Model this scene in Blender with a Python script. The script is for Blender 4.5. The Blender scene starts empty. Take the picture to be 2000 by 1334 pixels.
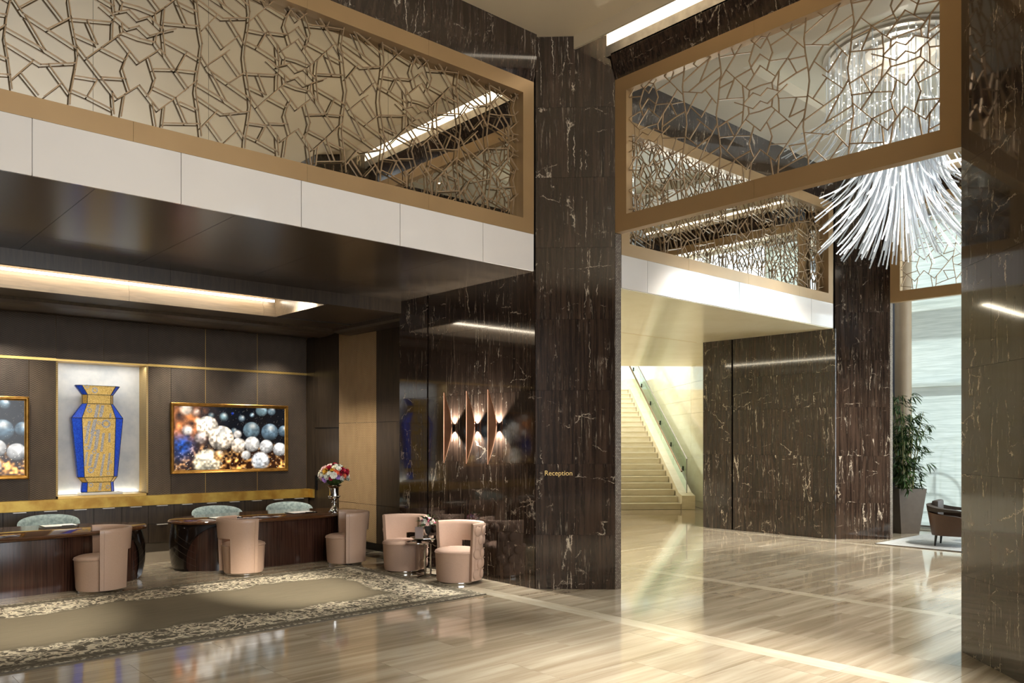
import bpy, math, random
import numpy as np
from mathutils import Vector, Matrix
random.seed(7); np.random.seed(7)
PI = math.pi
scene = bpy.context.scene
COL = scene.collection

# ------------------------------------------------------------------ camera
# building axes: X runs along the reception facade, Y runs into the reception
YAW = math.radians(41.878)
CAM_H = 1.7
cam_d = bpy.data.cameras.new('camera')
cam = bpy.data.objects.new('camera', cam_d)
COL.objects.link(cam)
cam.location = (0, 0, CAM_H)
cam.rotation_euler = (PI / 2, 0, -YAW)
cam_d.sensor_width = 36
cam_d.lens = 1595 / 2000 * 36
cam_d.shift_y = (860 - 667) / 2000
cam_d.clip_end = 200
scene.camera = cam
FW = Vector((math.sin(YAW), math.cos(YAW), 0))
RT = Vector((math.cos(YAW), -math.sin(YAW), 0))

# ------------------------------------------------------------------ world, sun, exposure
world = bpy.data.worlds.new('world'); scene.world = world
world.use_nodes = True
bg = world.node_tree.nodes['Background']
bg.inputs[0].default_value = (0.86, 0.93, 1.0, 1)
bg.inputs[1].default_value = 1.3
scene.view_settings.view_transform = 'Standard'
scene.view_settings.look = 'None'
scene.view_settings.gamma = 1
scene.view_settings.exposure = 0.75
scene.cycles.use_denoising = True
scene.cycles.max_bounces = 9
scene.cycles.diffuse_bounces = 4
scene.cycles.glossy_bounces = 6
scene.cycles.transparent_max_bounces = 40
scene.cycles.sample_clamp_indirect = 6
scene.cycles.caustics_reflective = False
scene.cycles.caustics_refractive = False

def lamp(name, kind, loc, energy, color=(1, .86, .68), target=None, **kw):
    d = bpy.data.lights.new(name, kind); d.energy = energy; d.color = color
    for k, v in kw.items(): setattr(d, k, v)
    o = bpy.data.objects.new(name, d); COL.objects.link(o); o.location = loc
    if target is not None:
        o.rotation_euler = (Vector(target) - Vector(loc)).to_track_quat('-Z', 'Y').to_euler()
    return o
WARM = (1, .91, .78); NEUT = (1, .95, .88); COOL = (.86, .94, 1)
lamp('sun', 'SUN', (30, 2, 20), 3.4, (1, .98, .96), target=(15, 3.5, 8), angle=.05)
# area light added as frontal fill, for assumed daylight from behind the camera
lamp('front_fill', 'AREA', (2.5, -6.8, 3.1), 400, (.97, .98, 1), target=(3.4, 0, 2.7), shape='RECTANGLE', size=9, size_y=4.6)
# daylight of the unshaded lounge windows beyond the frame
lamp('daylight_lounge_windows', 'AREA', (16.45, .8, 3.1), 620, (.86, .93, 1), target=(10, 3.2, 3.6), shape='RECTANGLE', size=5.8, size_y=5.6)
# overhead area light added to brighten the stairs and the upper landing
lamp('stair_fill', 'AREA', (17.0, 17.0, 7.6), 430, (1, .97, .92), target=(17, 17, 0), shape='RECTANGLE', size=7, size_y=8)

# ------------------------------------------------------------------ helpers
class G:
    """collects geometry for ONE mesh object"""
    def __init__(s): s.v = []; s.f = []
    def add(s, v, f):
        n = len(s.v); s.v += [tuple(p) for p in v]; s.f += [tuple(i + n for i in q) for q in f]; return s
    def box(s, x0, x1, y0, y1, z0, z1):
        return s.add([(x0,y0,z0),(x1,y0,z0),(x1,y1,z0),(x0,y1,z0),(x0,y0,z1),(x1,y0,z1),(x1,y1,z1),(x0,y1,z1)],
                     [(3,2,1,0),(4,5,6,7),(0,1,5,4),(1,2,6,5),(2,3,7,6),(3,0,4,7)])
    def prism(s, poly, z0, z1):
        n = len(poly)
        v = [(x, y, z0) for x, y in poly] + [(x, y, z1) for x, y in poly]
        f = [tuple(range(n))[::-1], tuple(range(n, 2 * n))] + [(i, (i + 1) % n, n + (i + 1) % n, n + i) for i in range(n)]
        return s.add(v, f)
    def extrude(s, prof, axis, a, b):
        """profile of (h,z) extruded along X (h=Y) or Y (h=X)"""
        n = len(prof)
        if axis == 'X': v = [(a, h, z) for h, z in prof] + [(b, h, z) for h, z in prof]
        else: v = [(h, a, z) for h, z in prof] + [(h, b, z) for h, z in prof]
        f = [tuple(range(n)), tuple(range(n, 2 * n))[::-1]] + [(i, n + i, n + (i + 1) % n, (i + 1) % n) for i in range(n)]
        return s.add(v, f)
    def wall(s, p, q, z0, z1, th):
        """vertical slab along p->q, thickness th to the left of the direction"""
        d = (Vector(q) - Vector(p)).normalized(); n = Vector((-d.y, d.x)) * th
        a, b = Vector(p), Vector(q)
        return s.prism([tuple(a), tuple(b), tuple(b + n), tuple(a + n)] if th > 0 else [tuple(b), tuple(a), tuple(a + n), tuple(b + n)], z0, z1)
    def lathe(s, prof, n=24, cx=0, cy=0, a0=0, a1=2 * PI):
        full = abs(a1 - a0 - 2 * PI) < 1e-6; m = n if full else n + 1
        v = []; f = []
        for r, z in prof:
            for k in range(m):
                a = a0 + (a1 - a0) * k / n
                v.append((cx + r * math.cos(a), cy + r * math.sin(a), z))
        for j in range(len(prof) - 1):
            for k in range(n):
                k2 = (k + 1) % m
                f.append((j * m + k, j * m + k2, (j + 1) * m + k2, (j + 1) * m + k))
        loop = prof[0] == prof[-1]
        if full and not loop and prof[0][0] > 1e-4: f.append(tuple(range(m))[::-1])
        if full and not loop and prof[-1][0] > 1e-4: f.append(tuple((len(prof) - 1) * m + k for k in range(m)))
        return s.add(v, f)
    def tube(s, path, r, n=6, cap=True):
        path = [Vector(p) for p in path]; v = []; f = []
        rs = r if isinstance(r, (list, tuple)) else [r] * len(path)
        up = None
        for i, p in enumerate(path):
            t = (path[min(i + 1, len(path) - 1)] - path[max(i - 1, 0)]).normalized()
            if up is None: up = Vector((0, 0, 1)) if abs(t.z) < .9 else Vector((1, 0, 0))
            a = t.cross(up)
            if a.length < 1e-5: a = t.cross(Vector((0, 1, 0)))
            a.normalize(); b = a.cross(t); up = b
            for k in range(n):
                w = 2 * PI * k / n
                v.append(p + (a * math.cos(w) + b * math.sin(w)) * rs[i])
        for i in range(len(path) - 1):
            for k in range(n):
                f.append((i * n + k, i * n + (k + 1) % n, (i + 1) * n + (k + 1) % n, (i + 1) * n + k))
        if cap:
            f.append(tuple(range(n))[::-1]); f.append(tuple((len(path) - 1) * n + k for k in range(n)))
        return s.add(v, f)
    def grid(s, rows):
        m = len(rows[0]); v = [p for r in rows for p in r]
        return s.add(v, [(i * m + j, i * m + j + 1, (i + 1) * m + j + 1, (i + 1) * m + j) for i in range(len(rows) - 1) for j in range(m - 1)])
    def blob(s, c, r, n=10, m=6, sq=(1, 1, 1), jit=0):
        rows = []
        for j in range(m + 1):
            th = PI * j / m
            row = []
            for k in range(n):
                a = 2 * PI * k / n; q = r * (1 + jit * (random.random() - .5))
                row.append((c[0] + sq[0] * q * math.sin(th) * math.cos(a), c[1] + sq[1] * q * math.sin(th) * math.sin(a), c[2] + sq[2] * q * math.cos(th)))
            rows.append(row)
        v = [p for r_ in rows for p in r_]
        return s.add(v, [(j * n + (k + 1) % n, j * n + k, (j + 1) * n + k, (j + 1) * n + (k + 1) % n) for j in range(m) for k in range(n)])
    def mesh(s, name, mat=None, smooth=False, bevel=0, angle=35):
        me = bpy.data.meshes.new(name); me.from_pydata(s.v, [], s.f)
        import bmesh
        bm = bmesh.new(); bm.from_mesh(me)
        bmesh.ops.remove_doubles(bm, verts=bm.verts, dist=1e-6)
        bmesh.ops.recalc_face_normals(bm, faces=bm.faces)
        if bevel:
            es = [e for e in bm.edges if len(e.link_faces) == 2 and e.calc_face_angle(0) > .6]
            bmesh.ops.bevel(bm, geom=es, offset=bevel, segments=2, affect='EDGES', profile=.6, clamp_overlap=True)
        bm.to_mesh(me); bm.free()
        if mat is not None: me.materials.append(mat)
        if smooth:
            me.polygons.foreach_set('use_smooth', [True] * len(me.polygons))
            me.set_sharp_from_angle(angle=math.radians(angle))
        me.update(); return me
    def obj(s, name, mat, parent=None, smooth=False, bevel=0, loc=None, angle=35, **props):
        return link(name, s.mesh(name, mat, smooth, bevel, angle), parent, loc, **props)

def link(name, me, parent=None, loc=None, rotz=0, **props):
    o = bpy.data.objects.new(name, me); COL.objects.link(o)
    if parent is not None: o.parent = parent
    if loc is not None: o.location = loc
    if rotz: o.rotation_euler = (0, 0, rotz)
    for k, v in props.items(): o[k] = v
    return o
def thing(name, label, cat, loc=(0, 0, 0), rotz=0, group=None):
    o = link(name, None, None, loc, rotz, label=label, category=cat)
    if group: o['group'] = group
    return o
def struct(name, g, mat, label=None, cat=None, **kw):
    o = g.obj(name, mat, **kw) if g is not None else link(name, None)
    o['kind'] = 'structure'
    if label: o['label'] = label
    if cat: o['category'] = cat
    return o
def tag(o, label, cat, group=None):
    o['label'] = label; o['category'] = cat
    if group: o['group'] = group
    return o
def dup(root, loc, rotz, label=None):
    r = root.copy(); COL.objects.link(r); r.location = loc; r.rotation_euler = (0, 0, rotz)
    if label: r['label'] = label
    for ch in root.children:
        c = ch.copy(); COL.objects.link(c); c.parent = r
        for g in ch.children:
            d = g.copy(); COL.objects.link(d); d.parent = c
    return r
def pix(x, y):
    """view ray through pixel (x,y) of the 2000x1334 photograph"""
    d = FW + RT * ((x - 1000) / 1595); return Vector((d.x, d.y, -(y - 860) / 1595))
def at_z(x, y, z=0):
    r = pix(x, y); return Vector((0, 0, CAM_H)) + r * ((z - CAM_H) / r.z)
def at_depth(x, y, d): return Vector((0, 0, CAM_H)) + pix(x, y) * d
def at_y(x, y, Y): r = pix(x, y); return Vector((0, 0, CAM_H)) + r * (Y / r.y)
def at_x(x, y, X): r = pix(x, y); return Vector((0, 0, CAM_H)) + r * (X / r.x)

# ------------------------------------------------------------------ materials
def srgb(r, g, b):
    f = lambda c: (c / 255) / 12.92 if c / 255 < .04045 else ((c / 255 + .055) / 1.055) ** 2.4
    return (f(r), f(g), f(b), 1)
def mat(name, col, rough=.5, metal=0, **kw):
    m = bpy.data.materials.new(name); m.use_nodes = True
    b = m.node_tree.nodes['Principled BSDF']
    b.inputs['Base Color'].default_value = col if len(col) == 4 else (*col, 1)
    b.inputs['Roughness'].default_value = rough; b.inputs['Metallic'].default_value = metal
    for k, v in kw.items(): b.inputs[k].default_value = v
    return m
class N:
    def __init__(s, m): s.m = m; s.t = m.node_tree; s.b = s.t.nodes['Principled BSDF']
    def n(s, typ, ins=None, **kw):
        x = s.t.nodes.new(typ)
        for k, v in kw.items(): setattr(x, k, v)
        for k, v in (ins or {}).items():
            if hasattr(v, 'is_output') or hasattr(v, 'links'): s.t.links.new(v, x.inputs[k])
            else: x.inputs[k].default_value = v
        return x
    def pos(s, rnd=0):
        p = s.n('ShaderNodeNewGeometry').outputs['Position']
        if not rnd: return p
        r = s.n('ShaderNodeObjectInfo').outputs['Random']
        k = s.n('ShaderNodeMath', {0: r, 1: rnd}, operation='MULTIPLY').outputs[0]
        return s.n('ShaderNodeVectorMath', {0: p, 1: s.n('ShaderNodeCombineXYZ', {0: k, 1: k, 2: k}).outputs[0]}, operation='ADD').outputs[0]
    def mul(s, v, sc): return s.n('ShaderNodeVectorMath', {0: v, 1: sc}, operation='MULTIPLY').outputs[0]
    def noise(s, v, scale=1, detail=4, rough=.5, dist=0):
        return s.n('ShaderNodeTexNoise', {'Vector': v, 'Scale': scale, 'Detail': detail, 'Roughness': rough, 'Distortion': dist}).outputs[0]
    def ramp(s, f, stops, interp='LINEAR'):
        r = s.n('ShaderNodeValToRGB', {0: f}); e = r.color_ramp; e.interpolation = interp
        while len(e.elements) < len(stops): e.elements.new(.5)
        for i, (p, c) in enumerate(stops):
            e.elements[i].position = p; e.elements[i].color = c if len(c) == 4 else (*c, 1)
        return r.outputs[0]
    def mth(s, op, a, b=0, c=0): return s.n('ShaderNodeMath', {0: a, 1: b, 2: c}, operation=op).outputs[0]
    def mix(s, f, a, b, typ='MIX'):
        x = s.n('ShaderNodeMix', data_type='RGBA', blend_type=typ)
        for i, v in ((0, f), (6, a), (7, b)):
            if hasattr(v, 'is_output') or hasattr(v, 'links'): s.t.links.new(v, x.inputs[i])
            else: x.inputs[i].default_value = v
        return x.outputs[2]
    def set(s, name, v): s.t.links.new(v, s.b.inputs[name])
    def bump(s, h, strength=.3, dist=.01):
        s.set('Normal', s.n('ShaderNodeBump', {'Height': h, 'Strength': strength, 'Distance': dist}).outputs[0])
BLK = (0, 0, 0, 1); WHT = (1, 1, 1, 1)

def marble_dark(name, base=(29, 22, 18), streak=(66, 52, 43), vein=(200, 186, 166), rough=.07):
    m = mat(name, srgb(*base), rough); n = N(m); n.b.inputs['Specular IOR Level'].default_value = .6; n.b.inputs['Coat Weight'].default_value = .35; n.b.inputs['Coat Roughness'].default_value = .02
    p = n.pos(23)
    st = n.noise(n.mul(p, (26, 26, 1.1)), 1, 6, .65, .6)
    c = n.ramp(st, [(.34, srgb(*base)), (.62, srgb(*streak)), (.8, srgb(*[min(255, int(x * 1.35)) for x in streak]))])
    cl = n.noise(p, 1.3, 3)
    c = n.mix(n.ramp(cl, [(.35, (.25,) * 3), (.7, BLK)]), c, srgb(*base))
    # fine broken vertical veins, and a few jagged cross cracks
    jag = n.n('ShaderNodeTexNoise', {'Vector': p, 'Scale': 9, 'Detail': 6, 'Roughness': .7}).outputs[1]
    w = n.n('ShaderNodeVectorMath', {0: n.mul(p, (7, 7, .62)), 1: n.mul(jag, (.5, .5, .12))}, operation='ADD').outputs[0]
    vo = n.n('ShaderNodeTexVoronoi', {'Vector': w, 'Scale': 1.0}, feature='DISTANCE_TO_EDGE').outputs[0]
    v1 = n.ramp(vo, [(0, WHT), (.013, (.6,) * 3), (.03, BLK)])
    k1 = n.ramp(n.noise(n.mul(p, (1.6, 1.6, 1.1)), 1.4, 7, .75), [(.53, BLK), (.60, WHT)])
    w2 = n.n('ShaderNodeVectorMath', {0: n.mul(p, (1.0, 1.0, 2.4)), 1: n.mul(jag, (.25, .25, .25))}, operation='ADD').outputs[0]
    vo2 = n.n('ShaderNodeTexVoronoi', {'Vector': w2, 'Scale': 1.3}, feature='DISTANCE_TO_EDGE').outputs[0]
    v2 = n.ramp(vo2, [(0, WHT), (.005, (.5,) * 3), (.011, BLK)])
    k2 = n.ramp(n.noise(p, 2.3, 6, .7), [(.54, BLK), (.61, WHT)])
    vv = n.mth('MAXIMUM', n.mth('MULTIPLY', v1, k1), n.mth('MULTIPLY', v2, k2))
    fine = n.mth('MULTIPLY', n.ramp(n.noise(n.mul(p, (46, 46, 3.0)), 1, 5, .75), [(.57, BLK), (.70, (.5,) * 3)]), n.ramp(n.noise(p, 3, 4), [(.45, BLK), (.6, WHT)]))
    c = n.mix(n.mth('MAXIMUM', vv, fine), c, srgb(*vein))
    n.set('Base Color', c)
    return m
def stone(name, a, b, axis=(1, 14, 14), rough=.1, scale=1., tone=.16, rnd=31):
    m = mat(name, srgb(*a), rough); n = N(m); p = n.pos(rnd); n.b.inputs['Coat Weight'].default_value = .35; n.b.inputs['Coat Roughness'].default_value = .05
    f = n.noise(n.mul(p, axis), scale, 5, .6, .35)
    c = n.ramp(f, [(.3, srgb(*a)), (.5, srgb(*[(x + y) // 2 for x, y in zip(a, b)])), (.68, srgb(*b))])
    r = n.n('ShaderNodeObjectInfo').outputs['Random']
    hs = n.n('ShaderNodeHueSaturation', {'Value': n.mth('MULTIPLY_ADD', r, tone, 1 - tone / 2), 'Color': c})
    n.set('Base Color', hs.outputs[0]); return m
def wood(name, a, b, axis=(40, 40, 2), rough=.3, scale=1):
    m = mat(name, srgb(*a), rough); n = N(m); p = n.pos(11)
    f = n.noise(n.mul(p, axis), scale, 5, .6, .8)
    n.set('Base Color', n.ramp(f, [(.3, srgb(*a)), (.7, srgb(*b))])); n.bump(f, .06, .004); return m
def woven(name, a, b, rough=.55, sx=9, sz=70):
    m = mat(name, srgb(*a), rough); n = N(m); p = n.pos(3)
    sep = n.n('ShaderNodeSeparateXYZ', {0: p})
    h = n.mth('ADD', sep.outputs[0], sep.outputs[1])
    row = n.mth('FRACT', n.mth('MULTIPLY', sep.outputs[2], sz))
    odd = n.mth('FLOOR', n.mth('MULTIPLY', sep.outputs[2], sz))
    u = n.mth('ADD', n.mth('MULTIPLY', h, sx * 2.2), n.mth('MULTIPLY', n.mth('MODULO', odd, 2), .5))
    wv = n.mth('SINE', n.mth('MULTIPLY', u, 2 * PI))
    hh = n.mth('MULTIPLY', n.mth('SINE', n.mth('MULTIPLY', row, PI)), n.mth('MULTIPLY_ADD', wv, .35, .65))
    blot = n.noise(n.mul(p, (9, 9, 4)), 1, 3)
    f = n.mth('MULTIPLY', hh, n.mth('MULTIPLY_ADD', blot, .9, .5))
    n.set('Base Color', n.ramp(f, [(.15, srgb(*a)), (.85, srgb(*b))])); n.bump(hh, .5, .006); return m
def emit(name, col, s):
    m = mat(name, (*col[:3], 1), .5); b = m.node_tree.nodes['Principled BSDF']
    b.inputs['Emission Color'].default_value = (*col[:3], 1); b.inputs['Emission Strength'].default_value = s; return m
def speck(name, a, b, scale=60, rough=.6, bump=.15, **kw):
    m = mat(name, srgb(*a), rough, **kw); n = N(m); f = n.noise(n.pos(), scale, 4)
    n.set('Base Color', n.ramp(f, [(.35, srgb(*a)), (.65, srgb(*b))]))
    if bump: n.bump(f, bump, .003)
    return m
M = dict(
    marble=marble_dark('dark_brown_marble'),
    floor=stone('striped_floor_marble', (198, 187, 164), (150, 134, 110), (.45, 7, 7), .085),
    strip=stone('pale_floor_strip', (214, 205, 184), (192, 180, 154), (9, 1.5, 9), .085),
    cream=stone('cream_polished_stone', (243, 238, 220), (234, 226, 200), (1.5, 1.5, 5), .12, 1, .04),
    creamsof=stone('cream_soffit_stone', (240, 232, 204), (230, 220, 186), (1.5, 1.5, 5), .4, 1, .04),
    stair=stone('cream_stair_stone', (238, 230, 208), (224, 214, 186), (3, 3, 9), .3, 1, .05),
    white=speck('white_gloss_panel', (226, 220, 213), (229, 223, 216), 2, .08, 0),
    beige=speck('beige_bronze_paint', (168, 138, 98), (172, 142, 101), 3, .32, 0, metal=.35),
    ceil=speck('beige_ceiling_paint', (216, 200, 170), (219, 203, 173), 1.5, .55, 0),
    soffit=wood('gloss_dark_wood_soffit', (56, 48, 40), (74, 64, 53), (1.2, 14, 14), .22),
    dwood=wood('dark_oak', (40, 31, 23), (68, 56, 42), (30, 30, 2), .38),
    trough=wood('lit_trough_oak', (112, 99, 82), (140, 124, 103), (2, 30, 30), .3),
    woven_d=woven('dark_woven_panel', (46, 37, 30), (104, 89, 73)),
    woven_m=woven('brown_woven_panel', (58, 47, 36), (126, 107, 84)),
    woven_l=woven('tan_woven_panel', (132, 104, 72), (192, 164, 122)),
    woven_g=woven('gold_woven_panel', (168, 138, 82), (222, 196, 136)),
    gold=speck('patina_gold_leaf', (170, 128, 52), (206, 172, 84), 5, .36, .1, metal=.55),
    goldtrim=speck('gold_trim', (206, 170, 96), (216, 182, 108), 8, .3, 0, metal=.7),
    goldframe=speck('antique_gold_frame', (150, 108, 44), (180, 134, 62), 14, .3, .05, metal=.8),
    chrome=speck('polished_steel', (205, 203, 198), (212, 210, 206), 4, .09, 0, metal=1),
    steel=speck('brushed_steel', (150, 150, 152), (172, 172, 174), 9, .3, 0, metal=.85),
    copper=speck('copper_sconce_metal', (214, 158, 122), (226, 172, 138), 6, .3, 0, metal=.85),
    bar=speck('bronze_lattice_bar', (160, 134, 102), (174, 148, 116), 12, .36, 0, metal=.4),
    black=speck('black_gloss', (14, 12, 11), (18, 16, 14), 6, .2, 0),
    leather=speck('blush_leather', (178, 149, 128), (186, 157, 136), 160, .34, .12),
    fabric=speck('blush_wool', (174, 146, 128), (192, 164, 146), 330, .85, .3),
    desk=wood('macassar_desk_wood', (34, 20, 15), (78, 51, 40), (60, 60, 1.2), .14),
    deskend=wood('ebony_desk_end', (18, 13, 10), (30, 22, 17), (30, 30, 3), .12),
    desktop=wood('gloss_walnut_desk_top', (62, 38, 22), (92, 60, 36), (2, 34, 10), .06),
    teal=speck('grey_teal_velvet', (118, 134, 132), (156, 170, 166), 26, .75, .1),
    paper=speck('white_paper', (232, 230, 224), (240, 238, 232), 20, .7, 0),
    mirror=speck('mirror_glass', (232, 230, 222), (234, 232, 224), 1, .012, 0, metal=1),
    lum=emit('cove_light_strip', (1, .92, .78), 1.5),
    led=emit('led_strip', (1, .86, .66), 12),
    stone_sill=stone('grey_skirting', (78, 70, 58), (62, 54, 44), (3, 3, 8), .4),
    handle=speck('satin_nickel', (206, 202, 194), (212, 208, 200), 5, .35, 0, metal=.4),
    planter=speck('taupe_planter', (88, 76, 64), (94, 82, 69), 12, .4, 0),
    leaf=speck('bamboo_leaf', (34, 58, 22), (62, 92, 36), 18, .45, 0),
    cane=speck('bamboo_cane', (120, 124, 62), (148, 146, 84), 9, .5, 0),
    brownleather=speck('dark_brown_leather', (66, 42, 26), (78, 50, 32), 90, .35, .1),
    darkcush=speck('dark_velvet_cushion', (42, 34, 28), (52, 43, 36), 70, .7, .1),
)
m = mat('pewter_mosaic', srgb(120, 105, 90), .35, .5); n = N(m)
b = n.n('ShaderNodeTexBrick', {'Vector': n.mul(n.n('ShaderNodeCombineXYZ', {0: n.mth('ADD', n.n('ShaderNodeSeparateXYZ', {0: n.pos()}).outputs[0], n.n('ShaderNodeSeparateXYZ', {0: n.pos()}).outputs[1]), 1: n.n('ShaderNodeSeparateXYZ', {0: n.pos()}).outputs[2], 2: 0.0}).outputs[0], (30, 30, 1)),
    'Color1': srgb(150, 136, 120), 'Color2': srgb(110, 94, 80), 'Mortar': srgb(50, 40, 32), 'Scale': 1.0, 'Mortar Size': .06, 'Brick Width': 1.0, 'Row Height': .55})
n.set('Base Color', b.outputs[0]); M['mosaic'] = m
# ------------------------------------------------------------------ the setting
Z_SOF = 3.63; Z_WB = 4.05; Z_FR0, Z_FR1 = 4.21, 5.625; Z_BEAM = 5.785; Z_CEIL = 6.31
YF = 6.77                      # plane of both facades
XA, XB = 7.08, 14.2            # planes of the two cross screens
PZ = [0, .62, 1.43, 2.27, 3.08, 3.9, 4.7, 5.5, 6.31]

# floor: base slab, then single stone tiles proud of it
floor = struct('floor', G().box(-4, 34, -8, 34, -.3, -.004), M['floor'], 'polished striped marble floor of the lobby', 'floor')
tile_cache = {}
def tile(x0, x1, y0, y1, m='floor'):
    k = (round(x1 - x0, 3), round(y1 - y0, 3), m)
    if k not in tile_cache:
        w, d = x1 - x0 - .003, y1 - y0 - .003
        tile_cache[k] = G().add([(0,0,-.02),(w,0,-.02),(w,d,-.02),(0,d,-.02),(0,0,0),(w,0,0),(w,d,0),(0,d,0)], [(4,5,6,7),(0,1,5,4),(1,2,6,5),(2,3,7,6),(3,0,4,7)]).mesh('floor_tile', M[m])
    link('floor_tile', tile_cache[k], floor, (x0, y0, 0))
S1, S2, S3 = (5.8, 6.02), (8.37, 8.52), (13.1, 13.25)     # pale strips running into the depth
def lay(x0, x1, y0, y1, w, h, ph=0):
    y = y0; r = 0
    while y < y1 - .01:
        ye = min(y + h, y1); x = x0 - (w * .5 if r % 2 else 0) - ph
        while x < x1 - .01:
            a, c = max(x, x0), min(x + w, x1)
            if c - a > .02: tile(a, c, y, ye)
            x += w
        y = ye; r += 1
lay(-.2, S1[0], 1.6, 6.8, 1.45, .62)
lay(S1[1], S2[0], 1.6, 9.2, 1.175, .62)
lay(S2[1], S3[0], 1.8, 9.2, 1.145, .62, .3)
lay(.6, S1[0], 6.8, 13.0, 1.3, 1.24)
lay(S3[1], 16.2, 3.6, 6.8, .98, .64)
for s in (S1, S2, S3):
    y = 1.6
    while y < 9.2: tile(s[0], s[1], y, y + 1.27, 'strip'); y += 1.27
tile(6.02, 6.42, 6.8, 9.2) if False else None

def slabs(parent, p, q, joints, zj, m, th=.02, gap=.002, name='panel', skip=()):
    """separate facing panels along p->q; joints are distances from p; panels lie to the right of p->q"""
    d = (Vector(q) - Vector(p)).normalized(); p = Vector(p)
    for i in range(len(joints) - 1):
        for j in range(len(zj) - 1):
            if (i, j) in skip: continue
            a, c = p + d * (joints[i] + gap / 2), p + d * (joints[i + 1] - gap / 2)
            mm = m[(i, j)] if isinstance(m, dict) and (i, j) in m else (m.get('*') if isinstance(m, dict) else m)
            G().wall(tuple(a), tuple(c), zj[j] + gap / 2, zj[j + 1] - gap / 2, -th).obj(name, mm, parent)
def div(L, n): return [L * i / n for i in range(n + 1)]

# pillars: a core, and marble panels on the faces one can see
def pillar(name, label, core, faces):
    o = struct(name, G().prism(core, 0, 6.7), M['black'], label, 'pillar')
    for p, q, n in faces:
        L = (Vector(q) - Vector(p)).length
        slabs(o, p, q, div(L, n), PZ, M['marble'])
    return o
i_ = .025
pillar('pillar_1', 'dark marble corner pillar lettered Reception in the middle of the lobby', [(6.43+i_,6.77+i_),(7.08,6.14+i_*1.5),(7.18,6.14+i_*1.5),(7.88,6.8),(7.88,7.2),(6.43+i_,7.2)], [((7.08,6.14),(6.43,6.77),2),((7.92,6.77),(7.185,6.14),2)])
pillar('pillar_2', 'dark marble corner pillar beside the potted bamboo', [(13.5+i_,6.77+i_),(14.2,6.11+i_*1.5),(14.3,6.11+i_*1.5),(14.98,6.8),(14.98,7.2),(13.5+i_,7.2)], [((14.2,6.11),(13.515,6.75),2),((15.0,6.75),(14.305,6.11),2)])
pillar('pillar_3', 'dark marble pillar at the edge of the lobby reflecting the hall', [(7.08,2.48-i_*1.5),(6.43+i_,1.84-i_),(6.43+i_,-.5),(7.9,-.5),(7.86,1.84-i_),(7.18,2.48-i_*1.5)], [((6.43,1.84),(7.08,2.48),2),((6.43,-.5),(6.43,1.84),4),((7.185,2.48),(7.86,1.84),2)])
pillar('pillar_4', 'dark marble pillar beyond the chandelier', [(14.2,2.48-i_*1.5),(13.53,1.84-i_),(13.53,1.2),(15.0,1.2),(14.98,1.84-i_),(14.3,2.48-i_*1.5)], [((13.5,1.84),(14.2,2.48),2)])
for k, (x0, x1, y) in enumerate(((7.085, 7.185, 6.14), (14.205, 14.305, 6.11))):
    struct(f'jamb_{k+1}', G().box(x0, x1, y, y + .03, 0, 4.06), M['mosaic'], 'thin pewter mosaic strip lining the %s pillar edge' % ('middle' if k == 0 else 'far'), 'jamb')
for k, (x0, x1, y) in enumerate(((7.085, 7.185, 2.48), (14.205, 14.305, 2.48))):
    struct(f'jamb_{k+3}', G().box(x0, x1, y - .03, y, 0, 4.06), M['mosaic'], 'pewter mosaic strip on the opposite side of passage %d' % (k + 1), 'jamb')

# facades: white gloss band, bronze frame, mirror, marble beam
def facade(k, x0, x1, wj, fj, mj, name):
    tr = struct(f'trim_{k}', G().box(x0, x1, YF + .02, YF + .3, Z_SOF + .01, Z_WB), M['white'], f'white gloss fascia band over the {name}', 'fascia')
    js = [x0] + [j for j in wj if x0 < j < x1] + [x1]
    for a, c in zip(js, js[1:]): G().box(a + .003, c - .003, YF, YF + .019, Z_SOF, Z_WB - .002).obj('panel', M['white'], tr)
    fr = struct(f'trim_{k+1}', None, None, f'bronze picture frame of the lattice over the {name}', 'frame')
    js = [x0] + [j for j in fj if x0 < j < x1] + [x1]
    for a, c in zip(js, js[1:]):
        G().box(a + .001, c - .001, YF, YF + .16, Z_WB, Z_FR0).obj('frame_rail', M['beige'], fr)
        G().box(a + .001, c - .001, YF, YF + .16, Z_FR1, Z_BEAM).obj('frame_rail', M['beige'], fr)
    G().box(x1 - .165, x1, YF, YF + .16, Z_FR0, Z_FR1).obj('frame_stile', M['beige'], fr)
    G().box(x0, x0 + .165, YF, YF + .16, Z_FR0, Z_FR1).obj('frame_stile', M['beige'], fr)
    mi = struct(f'wall_mirror_{k}', G().box(x0, x1, YF + .17, YF + .2, Z_WB, Z_BEAM), M['black'], f'mirror wall behind the lattice over the {name}', 'mirror')
    js = [x0] + [j for j in mj if x0 < j < x1] + [x1]
    for a, c in zip(js, js[1:]): G().box(a + .0012, c - .0012, YF + .113, YF + .168, Z_FR0 - .1, Z_FR1 + .1).obj('mirror_pane', M['mirror'], mi)
    be = struct(f'beam_{k}', None, None, f'dark marble beam above the lattice of the {name}', 'beam')
    n_ = max(1, round((x1 - x0) / 1.5)); w = (x1 - x0) / n_
    for i in range(n_):
        G().extrude([(YF, Z_BEAM), (YF - .05, 6.06), (YF - .05, 6.7), (YF + .3, 6.7), (YF + .3, Z_BEAM)], 'X', x0 + i * w + .002, x0 + (i + 1) * w - .002).obj('panel', M['marble'], be)
facade(1, -3.9, 6.405, [-3.98 + 1.07 * i for i in range(12)] + [], [-.93, .57, 2.07, 3.57, 4.93], [-2.7 + .9017 * i for i in range(12)], 'reception desks')
facade(3, 7.93, 13.49, [8.45, 9.52, 10.6, 11.66, 12.74], [9.35, 10.85, 12.35], [8.6, 9.5, 10.4, 11.3, 12.2, 13.1], 'stair hall')

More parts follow.
